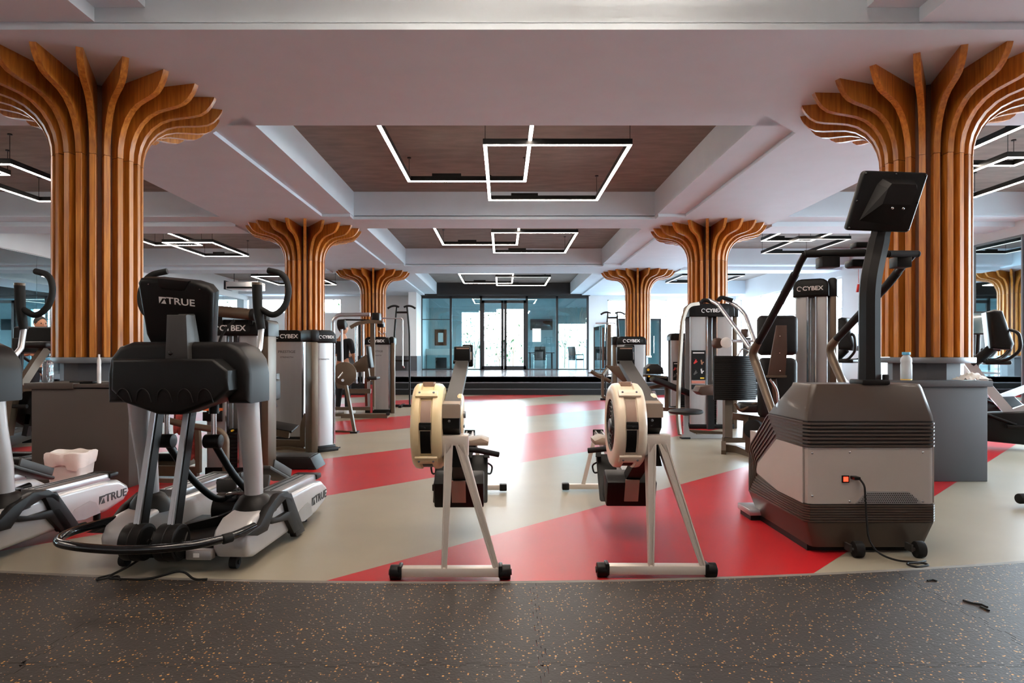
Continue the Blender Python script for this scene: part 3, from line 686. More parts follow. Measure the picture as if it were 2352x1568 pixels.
    # neck and console, leaning back
    MB().prism([(-.065, 1.07), (-.055, 1.33), (.055, 1.33), (.065, 1.07)], 'y', -.02, .06, bev=.012).prism([(.0, 1.1), (-.02, 1.30), (.08, 1.34), (.16, 1.1)], 'x', -.05, .05, bev=.01).build('neck', 'arm_grey', t)
    MB().sphere((-.03, -.022, 1.13), .012, (1, .3, 1)).build('neck_hole', 'black_gloss', t)
    cM = Matrix.Translation((-.075, .17, 1.34)) @ Matrix.Rotation(R(17), 4, 'X') @ Matrix.Rotation(R(6), 4, 'Y')
    P = [(-.215, .165), (-.20, .19), (-.10, .20), (.10, .20), (.17, .185), (.20, .15), (.175, -.15), (.16, -.18), (-.165, -.18), (-.19, -.12)]
    co = MB().prism(P, 'y', -.045, .045, bev=.022, seg=4, M=cM).build('console', 'black_plastic', t)
    sc_ = MB().prism(rrect(-.16, .15, -.11, .14, .02), 'y', .044, .047, M=cM).build('console_screen', 'screen_glass', co)
    MB().prism([(-.10, .205), (.075, .205), (.05, .155), (.035, .148), (-.075, .148), (-.09, .158)], 'y', -.052, -.02, bev=.006, M=cM).build('console_lid', 'charcoal', co)
    for xk in (-.15, .13): p = cM @ Vector((xk, -.046, .165)); MB().sphere(p, .005).build('screw', 'black_gloss', co)
    lg = logo_true(co, (0, 0, 0), .052, 'letter_white')
    # place lettering in the console plane
    for o in [c for c in co.children if c.name.split('.')[0] in ('emblem', 'lettering')]:
        o.matrix_local = cM @ Matrix.Translation((.0+o.location.x, -.047, .085)) @ Euler(o.rotation_euler).to_matrix().to_4x4() @ Matrix.Diagonal((*o.scale, 1))
    # swinging handlebars
    for s in (-1, 1):
        x = -.335 if s < 0 else .25
        hb = MB().tube([(x, .30, 1.05), (x+s*.01, .40, 1.16), (x+s*.012, .42, 1.28)], .017).build('arm_tube', 'silver', t)
        MB().tube([(x+s*.012, .42, 1.27), (x-s*.01, .42, 1.40), (x-s*.015, .42, 1.54)], .026, rs=[.9, 1.05, 1.1], n=14).build('hand_grip', 'rubber', t)
        MB().tube([(x-s*.012, .42, 1.40), (x+s*.085, .42, 1.345), (x+s*.145, .44, 1.40), (x+s*.165, .46, 1.50), (x+s*.125, .48, 1.60), (x+s*.02, .50, 1.625)], .0185, n=12, fil=.05).build('loop_grip', 'rubber', t)
        MB().cyl((x-s*.015, .42, 1.53), (x-s*.015, .42, 1.545), .029, n=16).build('grip_cap', 'bronze', t)
    # front linkage: silver bars, drums, piston pods, black arms, pedals
    for xx in (-.175, .005):
        MB().tube([(xx, -.06, .16), (xx+.005, .12, .90)], 0, rect=(.042, .06), rs=[1, .95]).build('link_bar', 'charcoal', t)
        MB().tube([(xx-.008, -.095, .17), (xx, .085, .90)], 0, rect=(.02, .012)).tube([(xx+.010, -.097, .17), (xx+.014, .083, .90)], 0, rect=(.009, .014)).build('bar_trim', 'silver', t)
        MB().cyl((xx-.052, -.07, .16), (xx+.052, -.07, .16), .094, n=36, bev=.006).lathe([(.093, -.004), (.096, 0), (.093, .004)], 36, (xx, -.07, .16), 'x').build('drum', 'charcoal', t)
        MB().cyl((xx+.052, -.07, .16), (xx+.056, -.07, .16), .076, n=30).cyl((xx+.055, -.07, .155), (xx+.063, -.07, .155), .018, n=14).build('drum_disc', 'black_plastic', t)
        MB().tube([(xx+.057, -.13, .13), (xx+.060, -.06, .15), (xx+.057, -.02, .20)], .004, n=6).build('drum_rib', 'arm_grey', t)
    for xx in (-.155, .11):
        MB().cyl((xx, .16, .80), (xx, .16, .92), .026, n=16).build('piston_sleeve', 'charcoal', t)
        MB().cyl((xx, .16, .68), (xx, .16, .82), .014, n=12).build('piston_rod', 'chrome', t)
        MB().cyl((xx-.045, .15, .65), (xx+.045, .15, .65), .038, n=24, bev=.006).build('pivot', 'charcoal', t)
        sx = -1 if xx < 0 else 1
        MB().tube([(xx, .16, .64), (xx+.05*1, .30, .42), (xx+.12, .50, .23), (xx+.14, .80, .27)], .02, fil=.12, n=12).build('pedal_arm', 'black_plastic', t)
    for xx, yy, zz, tl in ((-.12, .95, .30, 0), (.17, .78, .36, R(-22))):
        pd = MB().box((xx, yy, zz), (.14, .38, .025), rot=(tl, 0, 0), bev=.01).box((xx+.065, yy+.02, zz+.03), (.012, .30, .05), rot=(tl, 0, 0), bev=.004).box((xx, yy-.18, zz-.02), (.13, .03, .09), rot=(tl, 0, 0), bev=.01).build('pedal', 'arm_grey', t)
        e = Euler((tl, 0, 0)).to_matrix()
        for k in range(6): c = Vector((xx, yy, zz))+e @ Vector((-.05+.02*k, 0, .0135)); MB().box(c, (.004, .33, .003), rot=(tl, 0, 0)).build('tread_rib', 'black_plastic', pd)
    # core frame and motor covers
    MB().bx(-.20, .20, .05, .60, .07, .14, bev=.02).build('floor_frame', 'black_plastic', t)
    MB().tube([(-.2, -.01, .09), (.2, -.01, .09)], 0, rect=(.07, .04)).build('front_crossbar', 'black_plastic', t)
    MB().cyl((-.10, .62, .17), (.20, .62, .17), .10, n=32, bev=.01).build('crank_cover', 'charcoal', t)
    MB().box((.05, .62, .24), (.16, .16, .08), bev=.02).build('crank_housing', 'black_gloss', t)
    MB().tube([(-.19, .1, .13), (.05, .35, .16), (.18, .60, .2)], 0, rect=(.03, .07)).build('link_plate', 'black_plastic', t)
    MB().box((.145, -.045, .095), (.135, .05, .05), bev=.006).build('socket_box', 'shroud_silver', t)
    MB().bx(.12, .15, -.0725, -.069, .085, .105).build('socket_label', 'letter_white', t)
    # bumper hoop
    MB().tube([(.40, .02, .225), (.34, -.12, .205), (.22, -.26, .20), (-.02, -.37, .205), (-.25, -.385, .22), (-.42, -.33, .225), (-.47, -.20, .23), (-.43, -.05, .235), (-.34, .10, .245), (-.30, .22, .25)], .021, fil=.12, n=14).build('bumper_hoop', 'black_gloss', t)
    for p, q in (((.345, -.115, .206), (.315, -.155, .203)), ((-.465, -.10, .232), (-.45, -.07, .234))): MB().cyl(p, q, .025, n=16, bev=.003).build('hoop_sleeve', 'rubber', t)
    return t
tr = make_trainer('silver and black cross trainer in the foreground left, whole in view beside the mat', (-1.70, 3.42, 0), R(-3.4))
tr2 = copy_tree(tr, label='silver and black cross trainer cut off by the left picture edge'); tr2.location = (-3.12, 3.46, 0)
for c_ in tr2.children:
    if c_.name.startswith('pedal') and 'arm' not in c_.name: c_.location.x -= .20

# ================================================================== stair climber
def make_stepper():
    t = thing('stair_climber', 'large brown-grey stair climber with white rear panel, mast and screen', 'stair climber', (2.065, 3.66, 0), 0)
    hw = .365
    # body: cross section in plan has chamfered rear corners, side profile slopes to the steps
    prof_ = [(.0, .03), (.0, .955), (.30, .955), (.92, .50), (.98, .40), (.98, .10), (.90, .03)]
    def slab(z0, z1, ins0, ins1, m, nm, y0=.0):
        pass
    # lower skirt, tapering to the floor
    def loft(rings, m, nm, caps=True, bevel=0):
        mb = MB(); V = [[mb.bm.verts.new(p) for p in r] for r in rings]; n = len(rings[0])
        for i in range(len(V)-1):
            for k in range(n): mb.bm.faces.new((V[i][k], V[i][(k+1) % n], V[i+1][(k+1) % n], V[i+1][k]))
        mb.bm.faces.new(V[0][::-1]); mb.bm.faces.new(V[-1])
        return mb.build(nm, m, t)
    ch = .035
    def ring(z, i, yb, yf=0.):   # i = inset; yb = rear extent
        a = hw-i; y0 = yf+i*.8
        return [(-a+ch, y0, z), (a-ch, y0, z), (a-ch*.3, y0+ch*.3, z), (a, y0+ch, z), (a, yb, z), (-a, yb, z), (-a, y0+ch, z), (-a+ch*.3, y0+ch*.3, z)]
    loft([ring(.035, .045, .93), (ring(.18, .0, .98))], 'stepper_brown', 'skirt')
    loft([ring(.18, .003, .98), ring(.285, .003, .98)], 'stepper_rib', 'lower_band')
    loft([ring(.285, .004, .96), ring(.60, .004, .965)], 'stepper_panel', 'rear_panel')
    # sloping part above
    r1 = ring(.60, .003, .965); r2 = ring(.745, .003, .63)
    # rear edge follows the slope: y falls from .965 at z .50 to .33 at z .94
    def rs_(z, i): return ring(z, i, .30+(.955-z)*1.40)
    loft([rs_(.50, .004), rs_(.60, .004)], 'stepper_panel', 'flank_panel') if 0 else None
    loft([rs_(.60, .003)[:4]+[(hw-.003, .79, .60), (-hw+.003, .79, .60)]+rs_(.60, .003)[6:], rs_(.75, .003)], 'stepper_rib', 'upper_band')
    loft([rs_(.75, .0), rs_(.78, .004), rs_(.935, .045), [(x*.985, y+.004, .955) for x, y, z in rs_(.935, .05)]], 'stepper_brown', 'top_cover')
    # side skins carrying the sloped trim and the white inlay
    for s in (-1, 1):
        xo = s*(hw+.0005); xi = s*(hw-.01)
        outer = [(.05, .18), (.05, .745), (.60, .745), (.93, .515), (.985, .43), (.985, .18)]
        sk = MB().prism(outer, 'x', min(xi, xo), max(xi, xo)).build('flank', 'stepper_brown', t)
        inner = [(.036, .285), (.036, .60), (.44, .60), (.78, .40), (.80, .36), (.80, .335), (.42, .285)]
        MB().prism(inner, 'x', min(xo, xo+s*.007), max(xo, xo+s*.007)).build('flank_inlay', 'stepper_panel', t)
    # ribs wrapping rear face and flanks
    for k in range(7):
        u = k/6; zt = .735-.125*u; zb = .19+.085*u; off = .002
        yb_ = .955-.135*u; ys = .60-.16*u; ysl = .93-.14*u; zsl = .51-.11*u
        L = [(hw+off, .03, zt), (hw+off, ys, zt), (hw+off, ysl, zsl), (hw+off, yb_, zsl-.07), (hw+off, yb_, zb+.03*u), (hw+off, .42-.0*u, zb), (hw+off, .03, zb)]
        rr_ = [(-x, y, z) for x, y, z in L]
        rear_t = [(-hw-off, .03, zt), (-hw+.02, -off, zt), (hw-.02, -off, zt), (hw+off, .03, zt)]
        rear_b = [(-hw-off, .03, zb), (-hw+.02, -off, zb), (hw-.02, -off, zb), (hw+off, .03, zb)]
        path = rear_t+L[1:-1]+[L[-1]]+rear_b[::-1][1:]+rr_[::-1][1:-1]
        MB().tube(path, 0, rect=(.010, .010), closed=True, up=(0, 0, 1)).build('trim_rib', 'stepper_brown', t)
    # screws, switch, vent mesh on rear panel
    for x, z in ((-.33, .57), (-.12, .575), (.29, .575), (-.33, .33), (-.12, .30), (.29, .30)): MB().sphere((x, .002, z), .007, (1, .5, 1), 10).build('screw', 'chrome', t)
    MB().bx(-.165, -.125, -.004, .006, .405, .445).build('switch_frame', 'black_plastic', t); MB().bx(-.158, -.132, -.007, 0, .412, .438).build('power_switch', 'red_lamp', t)
    v = MB().prism([(-.09, .288), (-.03, .355), (.21, .355), (.29, .288)], 'y', -.003, .004).build('vent_panel', 'shroud_silver', t)
    m = MB()
    for r_ in range(6):
        for c in range(30):
            x = -.07+c*.011+(.0055 if r_ % 2 else 0); z = .294+r_*.010
            if x > -.08+(z-.288) and x < .28-(z-.288)*1.1: m.box((x, -.0032, z), (.006, .002, .005))
    o = m.build('vent_slots', 'black_plastic', v, smooth=False); o['kind'] = 'stuff'
    # casters and rear step platform
    for x in (-.105, .235):
        MB().cyl((x-.02, -.05, .045), (x+.03, -.05, .045), .045, n=28, bev=.006).build('caster', 'rubber', t)
        MB().cyl((x+.03, -.05, .045), (x+.034, -.05, .045), .028, n=20).cyl((x-.03, -.05, .045), (x+.042, -.05, .045), .009, n=10).box((x-.035, -.02, .05), (.012, .07, .04)).build('caster_hub', 'arm_grey', t)
    MB().bx(-.40, .38, .86, 1.12, .035, .075, bev=.006).build('rear_step', 'silver', t); MB().bx(-.385, .365, .88, 1.10, .0, .04).build('rear_skirt', 'black_plastic', t)
    MB().bx(-.32, .32, .10, .9, .0, .04).build('base_frame', 'black_plastic', t)
    # steps on the user side
    for k in range(3): MB().box((0, .40+.21*k, .84-.17*k), (.55, .24, .03), bev=.006).build('step', 'arm_grey', t)
    for o in t.children: o.scale.y = .87
    # mast: octagonal, leaning over at the top
    MB().tube([(.045, .10, .955), (.045, .10, 1.25), (.045, .10, 1.52), (.115, .15, 1.72), (.135, .13, 1.86), (.125, .08, 1.96)], .058, n=8, fil=.12, rs=[1.08, 1, 1, 1, .92, .9]).build('mast', 'charcoal', t)
    MB().box((.045, .10, .965), (.16, .15, .03), bev=.01).box((.115, .06, .985), (.03, .03, .05), bev=.008).build('mast_foot', 'charcoal', t)
    # screen, seen from behind, tipped back
    sM = Matrix.Translation((.10, .03, 1.985)) @ Matrix.Rotation(R(16), 4, 'X') @ Matrix.Rotation(R(2), 4, 'Y')
    sM = sM @ Matrix.Rotation(R(0), 4, 'Z')
    s_ = MB().prism([(x+.13*z, z) for x, z in rrect(-.182, .182, -.165, .165, .02)], 'y', -.012, .03, bev=.012, seg=3, M=sM).build('screen_housing', 'black_plastic', t)
    MB().prism([(x+.13*z, z) for x, z in rrect(-.17, .17, -.14, .15, .01)], 'y', .029, .033, M=sM).build('screen', 'screen_glass', s_)
    m = MB(); a = [(-.14, -.11), (-.075, .095), (-.05, .125), (.125, .125), (.15, .095), (.08, -.13)]; b = [(-.06, -.01), (-.045, .075), (-.03, .10), (.105, .10), (.115, .075), (.10, -.01)]
    va = [m.bm.verts.new(sM @ Vector((x, -.011, z))) for x, z in a]; vb = [m.bm.verts.new(sM @ Vector((x, -.075, z))) for x, z in b]
    for k in range(6): m.bm.faces.new((va[k], va[(k+1) % 6], vb[(k+1) % 6], vb[k]))
    m.bm.faces.new(vb); m.bm.faces.new(va[::-1]); m.build('rear_bulge', 'charcoal', s_, smooth=False)
    for x, z in ((-.148, .15), (.188, .15), (-.188, -.15), (.148, -.15), (-.17, .0), (.17, 0), (.02, .152)): MB().sphere(sM @ Vector((x, -.013, z)), .006).build('screw', 'black_gloss', s_)
    for x in (-.0, .06): MB().sphere(sM @ Vector((x, -.072, -.03)), .008).build('bolt', 'chrome', s_)
    # handrails
    def hp(px, py, Y): return W(px, py, Y)-Vector((2.065, 3.66, 0))
    MB().tube([hp(1848, 583, 3.98), hp(1985, 580, 3.92)], .023, n=12).tube([hp(2040, 583, 3.92), hp(2106, 583, 3.98)], .021, n=12).tube([hp(1985, 580, 3.92), hp(2040, 583, 3.92)], .021).sphere(hp(2106, 583, 3.98), .022).build('cross_handle', 'rubber', t)
    for q in ([(1850, 583, 3.98), (1838, 604, 4.03), (1826, 632, 4.1)], [(2098, 584, 3.98), (2080, 604, 4.03), (2062, 625, 4.12)]): MB().tube([hp(*p) for p in q], .021, n=12, fil=.05).build('rail_elbow', 'charcoal', t)
    MB().tube([hp(1826, 630, 4.1), hp(1742, 785, 4.7)], .026, n=14).build('hand_rail', 'rubber', t)
    MB().tube([hp(2064, 622, 4.12), hp(2040, 652, 4.2), hp(1922, 778, 4.78)], .026, n=14).build('hand_rail', 'rubber', t)
    for q in ([(1742, 785, 4.7), (1728, 808, 4.78), (1736, 835, 4.76), (1788, 985, 4.30)], [(1922, 778, 4.78), (1905, 800, 4.86), (1912, 825, 4.84), (1945, 900, 4.62)]):
        MB().tube([hp(*p) for p in q], .027, n=14, fil=.08, rs=[1, 1.15, 1.15, .9]).build('lower_rail', 'bronze', t)
    for c, d in (((1901, 603, 3.95), (.108, .09, .065)), ((2068, 603, 4.0), (.09, .09, .065))): MB().box(hp(*c), d, bev=.006).build('sensor_box', 'black_plastic', t)
    MB().box(hp(1975, 606, 3.98), (.15, .10, .05), bev=.018).build('accessory_tray', 'black_plastic', t); MB().box(hp(1983, 564, 3.98), (.13, .08, .035), bev=.01).build('reading_rest', 'charcoal', t)
    MB().cyl(hp(1972, 618, 3.9), hp(1972, 650, 3.9), .0015, n=5).build('safety_cord', 'label_red', t)
    MB().prism([(-.006, .02), (.008, .02), (.016, -.028), (-.014, -.028)], 'y', -.006, .006, bev=.002, M=Matrix.Translation(hp(1972, 660, 3.9))).build('safety_tag', 'label_red', t)
    # mains lead
    MB().box((-.10, -.02, .435), (.035, .05, .018), bev=.004).build('plug', 'black_plastic', t)
    MB().tube([(-.085, -.03, .435), (-.065, -.05, .40), (-.055, -.045, .25), (-.045, -.05, .10), (-.015, -.09, .035), (.06, -.14, .010), (.17, -.15, .008), (.20, -.20, .008), (.10, -.24, .008), (.07, -.19, .012), (.16, -.17, .012), (.22, -.13, .008)], .0055, n=8, fil=.06).build('power_cord', 'rubber', t)
    return t
make_stepper()
# ================================================================== weight machines
def LP(t):
    bpy.context.view_layer.update()
    M = (Matrix.Translation(t.location) @ t.rotation_euler.to_matrix().to_4x4()).inverted()
    return lambda px, py, Y: M @ W(px, py, Y)
def tower(t, w_, d, h, x=0, y=0, stack=False, post='r', logo=True, words=(), capw=1., placard=None, narrow=False, sm='shroud_silver'):
    """upright weight tower, face towards -y, front face at y"""
    hh = .15 if h < 1.7 else .20
    MB().bx(x-w_/2+.01, x+w_/2-.01, y+.0, y+d, 0.0, .07, bev=.008).build('foot_plate', 'black_plastic', t)
    if not stack:
        MB().prism(rrect(x-w_/2+.012, x+w_/2-.012, y, y+d-.02, .05), 'z', .07, h-hh+.02).build('shroud', sm, t)
        MB().bx(x+w_/2-.034, x+w_/2-.016, y-.004, y+.02, .08, h-hh).build('edge_trim', 'chrome', t)
    else:
        g_ = w_*.11
        for a, b in ((x-w_/2+.02, x-g_), (x+g_, x+w_/2-.03)): MB().prism(rrect(a, b, y+.01, y+.05, .018), 'z', .07, h-hh+.02).build('shroud', sm, t)
        MB().bx(x-w_/2+.02, x+w_/2-.02, y+d*.7, y+d*.72, .07, h-hh).build('rear_shroud', sm, t)
        for s in (-1, 1): MB().cyl((x+s*g_*.45, y+.09, .07), (x+s*g_*.45, y+.09, h-hh), .009, n=8).bx(x+s*g_-.008, x+s*g_+.008, y+.0, y+.06, .07, h-hh).build('guide_rod', 'chrome', t)
        n = 14 if h > 1.7 else 10
        for k in range(n): MB().bx(x-g_*.9, x+g_*.9, y+.04, y+.16, .09+k*.034, .09+k*.034+.029, bev=.003).build('weight_plate', 'black_plastic', t)
        MB().cyl((x, y+.03, .09+.034*9.5), (x, y-.01, .09+.034*9.5), .009, n=8).build('selector_pin', 'label_yellow', t)
    if placard:
        a, b, z0, z1 = placard; p = MB().bx(a, b, y-.006, y+.002, z0, z1).build('placard', 'black_plastic', t)
        MB().bx(a+.02, b-.02, y-.008, y-.005, z1-.045, z1-.03).build('placard_title', 'letter_white', p)
        zz = (z1-z0)
        for k, (u, v, m_) in enumerate(((.25, .62, 'label_red'), (.72, .6, 'skin'), (.72, .3, 'letter_white'), (.25, .25, 'letter_grey'))):
            MB().cyl((a+(b-a)*u, y-.008, z0+zz*(v+.10)), (a+(b-a)*u, y-.008, z0+zz*(v+.10)+.001), .012, n=10).box((a+(b-a)*u, y-.007, z0+zz*v), (.020, .003, .07), rot=(0, .5 if u < .5 else -.2, 0)).box((a+(b-a)*u+.012, y-.007, z0+zz*v-.01), (.05, .003, .014), rot=(0, -.6, 0)).build('placard_figure', m_, p)
        MB().bx(a+(b-a)*.62, b-.02, y-.008, y-.005, z0+.02, z0+.04).build('placard_strip', 'label_yellow', p)
    # head with rounded shoulders
    hx = w_/2
    hd = MB().prism(rrect(x-hx, x+hx-.01, h-hh, h, min(.09, w_*.35), corners=(1, 1, 0, 0)), 'y', y-.03, y+d*.9, bev=.02, seg=3).build('head', 'black_plastic', t)
    MB().prism(rrect(x-hx*.72, x+hx*.70, h-hh*.83, h-hh*.28, .03), 'y', y-.034, y-.025, bev=.002).build('badge', 'charcoal', hd)
    if logo:
        s = min(.075, w_*.17)
        text('CYBEX', s, 'letter_white', hd, (x+s*.25, y-.0355, h-hh*.55), bold=s*.02, sx=1.05)
        MB().lathe([(s*.32, -.001), (s*.42, -.001), (s*.42, .001), (s*.32, .001)], 16, (0, 0, 0), 'y', R(20), R(300)).build('emblem', 'letter_white', hd, loc=(x-s*1.85, y-.0355, h-hh*.55))
    for i, (s_, sz, z) in enumerate(words): text(s_, sz, 'letter_grey', t, (x-.02, y-.0015, z), bold=sz*.02, sx=1.2)
    if post:
        sx = 1 if post == 'r' else -1
        MB().bx(x+sx*(w_/2-.01), x+sx*(w_/2+.055), y+d*.15, y+d*.8, 0, h-.06, bev=.006).build('frame_post', 'bronze', t)
        MB().prism(rrect(x+sx*(w_/2+.02)-.05, x+sx*(w_/2+.02)+.045, h-hh, h+.005, .04, corners=(1, 1, 0, 0)), 'y', y+d*.08, y+d*.95, bev=.01).build('post_cap', 'black_plastic', t)
GM = 'silver selectorised weight machines'
def rb(t, pts, wh=(.05, .08), m='bronze', name='frame_tube', fil=.05, **k):
    return MB().tube(pts, 0, rect=wh, fil=fil, **k).build(name, m, t)
def rt(t, pts, r=.025, m='bronze', name='frame_tube', fil=.06, **k):
    return MB().tube(pts, r, fil=fil, n=12, **k).build(name, m, t)
def pad(t, c, d, m='vinyl_pad', name='pad', rot=None, bev=.03):
    return MB().box(c, d, rot=rot, bev=bev, seg=3).build(name, m, t)

# -- left: machine behind the whole cross trainer
t = thing('weight_machine', 'weight machine with a bronze roller bar on top, right behind the foreground cross trainer', 'weight machine', W(540, 815, 6.1)*Vector((1, 1, 0)) if 0 else (-2.53, 6.1, 0), 0, GM)
f = LP(t)
tower(t, .53, .34, 1.45, stack=True, placard=(-.235, -.09, .50, .86))
MB().bx(-.265, -.085, -.012, .0, .60, .625).build('label_strip', 'label_orange', t); MB().bx(-.15, -.09, -.012, .0, .70, .72).build('label_strip', 'label_yellow', t); MB().bx(-.27, -.09, -.014, .0, .505, .59, bev=.005).build('accessory_hook', 'charcoal', t)
MB().cyl(f(487, 713, 6.0), f(576, 722, 6.0), .052, n=24, bev=.004).build('roller_bar', 'bronze', t); MB().cyl(f(576, 722, 6.0), f(588, 723, 6.0), .056, n=24, bev=.01).build('roller_cap', 'rubber', t)
for px in (500, 570): MB().bx(f(px, 0, 6).x-.02, f(px, 0, 6).x+.02, -.05, .2, 1.40, 1.5).build('roller_bracket', 'black_plastic', t)
MB().cyl(f(600, 733, 6.2), f(616, 733, 6.2), .05, n=20, bev=.01).build('roller_pad', 'rubber', t)
rt(t, [f(538, 735, 5.9), f(510, 765, 5.9), f(500, 800, 5.9)], .012, 'rubber', 'strap')
rt(t, [f(357, 957, 5.75), f(422, 975, 5.75), f(504, 988, 5.75), f(519, 1005, 5.75), f(519, 1105, 5.75)], .030, name='grab_handle', fil=.10)
rb(t, [f(350, 1080, 5.95), f(455, 1082, 5.95)], (.06, .09), name='base_frame'); rb(t, [f(350, 1102, 5.6), f(420, 1104, 5.6), f(520, 1098, 5.6)], (.04, .035), name='base_rail'); rb(t, [f(456, 1085, 5.9), f(456, 1020, 5.9), f(454, 985, 5.9)], (.04, .05), name='upright')
rb(t, [f(335, 950, 6.2), f(335, 1085, 6.1)], (.06, .06), name='upright'); rb(t, [f(345, 925, 6.2), f(345, 965, 6.2)], (.12, .04), name='seat_back_plate')
MB().cyl(f(352, 1012, 5.9), f(352, 1012, 5.95), .065, n=28, bev=.008).build('range_disc', 'bronze', t)
pad(t, f(395, 1052, 6.2), (.30, .30, .07), name='seat', rot=(R(-14), 0, 0)); MB().prism([(-.16, 0), (.18, .0), (.18, .12), (-.16, .03)], 'y', -.12, .12, bev=.01, M=Matrix.Translation(f(395, 1068, 6.2))).build('seat_base', 'bronze', t)
rb(t, [f(378, 1000, 5.95), f(400, 1035, 5.95)], (.03, .05), 'black_plastic', 'lever'); rt(t, [f(378, 930, 6), f(372, 965, 6), f(370, 1000, 6)], .008, 'rubber', 'cable')
o = thing('towel', 'red patterned towel hanging over the bronze frame behind the foreground cross trainer', 'towel', f(418, 928, 5.9)+Vector((-2.53, 6.1, 0)))
m = MB(); rnd = random.Random(3)
for (x0, x1, z0, z1) in ((-.07, .075, -.27, .02), (.06, .13, -.50, -.24)):
    nx, nz = 6, 10; V = [[m.bm.verts.new((x0+(x1-x0)*i/nx, .012*math.sin(i*1.9+j*.6)-.01, z1+(z0-z1)*j/nz+.01*math.sin(i*2.))) for i in range(nx+1)] for j in range(nz+1)]
    for j in range(nz):
        for i in range(nx): m.bm.faces.new((V[j][i], V[j][i+1], V[j+1][i+1], V[j+1][i]))
m.build('cloth', 'cloth_red', o)
# -- left: front-facing tower
t = thing('weight_machine', 'front-facing silver weight tower standing left of the angled one, near the dark step platform', 'weight machine', (-2.76, 8.4, 0), 0, GM); f = LP(t)
tower(t, .42, .3, 1.44, words=(('PRESTIGE', .045, 1.16), ('STRENGTH', .028, 1.09)), post=None)
rb(t, [f(618, 1018, 7.75), f(700, 1020, 7.75)], (.07, .10), name='base_frame'); rb(t, [f(615, 1032, 7.6), f(660, 1028, 7.62), f(705, 1034, 7.6)], (.04, .035), name='base_rail')
rb(t, [f(697, 1025, 7.7), f(697, 975, 7.7), f(706, 952, 7.75)], (.06, .07), name='upright'); pad(t, f(625, 895, 7.4), (.13, .22, .24), name='knee_pad'); pad(t, f(634, 880, 7.7), (.05, .12, .24), 'arm_grey', name='pad_plate', bev=.01)
MB().box(f(618, 930, 7.4), (.14, .12, .10), rot=(0, R(-20), 0), bev=.01).build('pad_bracket', 'rubber', t); rb(t, [f(625, 925, 7.5), f(622, 975, 7.6)], (.03, .05), name='pad_stem')
MB().box(f(650, 980, 7.9), (.30, .25, .03), rot=(R(12), R(10), 0), bev=.008).build('foot_plate_tray', 'charcoal', t); rb(t, [f(618, 990, 7.8), f(665, 998, 7.8)], (.05, .08), name='tray_beam')
# -- left: angled tower
t = thing('weight_machine', 'narrow silver weight tower turned sideways with a bronze edge post, right of the front-facing one', 'weight machine', (-2.06, 7.6, 0), R(46), GM)
tower(t, .28, .24, 1.41, post=None, words=(('STRENGTH', .022, 1.07),))
MB().bx(-.20, -.115, -.03, .12, 0, 1.27, bev=.012).build('frame_post', 'bronze', t); MB().bx(-.21, -.10, -.045, .22, 1.27, 1.41, bev=.03).build('post_cap', 'black_plastic', t)
MB().bx(-.12, .14, -.05, .22, .0, .045, bev=.008).build('base_skirt', 'charcoal', t); rt(t, [(.14, .05, .01), (.25, .1, .01)], .008, 'rubber', 'cable')
# -- left: bronze plate machine further back
t = thing('exercise_machine', 'bronze leg machine with a round pivot plate, between the angled tower and the far tower', 'exercise machine', (-2.28, 9.6, 0), 0); f = LP(t)
MB().prism([(r_*math.cos(a), r_*math.sin(a)) for k in range(28) for a, r_ in [(2*PI*k/28, .175)]], 'y', -.03, .02, bev=.008, M=Matrix.Translation(f(792, 858, 9.6))).prism([(-.17, -.02), (-.1, -.19), (.02, -.19), (.17, -.06)], 'y', -.029, .019, M=Matrix.Translation(f(792, 862, 9.6))).build('pivot_plate', 'bronze', t)
MB().tube([f(777, 868, 9.5), f(788, 855, 9.5)], .012).cyl(f(787, 873, 9.55), f(787, 873, 9.45), .02).build('pivot_lever', 'chrome', t)
rb(t, [f(795, 885, 9.5), f(815, 992, 9.4)], (.04, .07), name='front_leg'); MB().bx(f(815, 0, 9.4).x-.05, f(815, 0, 9.4).x+.05, -.28, -.1, 0, .02).build('foot', 'charcoal', t)
rb(t, [f(800, 898, 9.9), f(852, 898, 9.9)], (.05, .07), name='cross_beam'); rb(t, [f(853, 880, 9.95), f(853, 945, 10.6)], (.035, .05), 'silver', name='upright'); rb(t, [f(840, 870, 10.1), f(842, 930, 10.4)], (.04, .05), name='upright')
MB().prism([(-.22, -.02), (.02, .16), (.08, .12), (.06, -.06), (.09, -.24), (.03, -.26), (-.0, -.1), (-.2, -.12)], 'y', -.03, .03, bev=.008, M=Matrix.Translation(f(838, 838, 9.9))).build('swing_plate', 'bronze', t)
pad(t, f(858, 868, 9.9), (.16, .28, .05), name='seat'); pad(t, f(850, 820, 9.9), (.04, .22, .34), name='backrest', rot=(0, R(-8), 0))
rb(t, [f(768, 990, 9.5), f(812, 992, 9.45)], (.04, .03), name='base_rail'); rb(t, [f(768, 955, 11.6), f(890, 955, 11.6)], (.06, .07), name='base_frame'); rb(t, [f(768, 938, 11.9), f(858, 938, 11.9)], (.05, .06), name='base_beam')
MB().cyl(f(891, 950, 11.55), f(891, 950, 11.65), .035, n=16, bev=.006).build('caster', 'rubber', t)
# -- left: far tower
t = thing('weight_machine', 'far left silver weight tower next to the stage steps, in line with the far column', 'weight machine', (-2.42, 12.6, 0), 0, GM)
tower(t, .50, .32, 1.47, words=(('PRESTIGE', .05, 1.19), ('STRENGTH', .032, 1.11)), post='r')
MB().bx(.27, .34, -.06, .03, 0, 1.35, bev=.008).build('side_post', 'bronze', t)
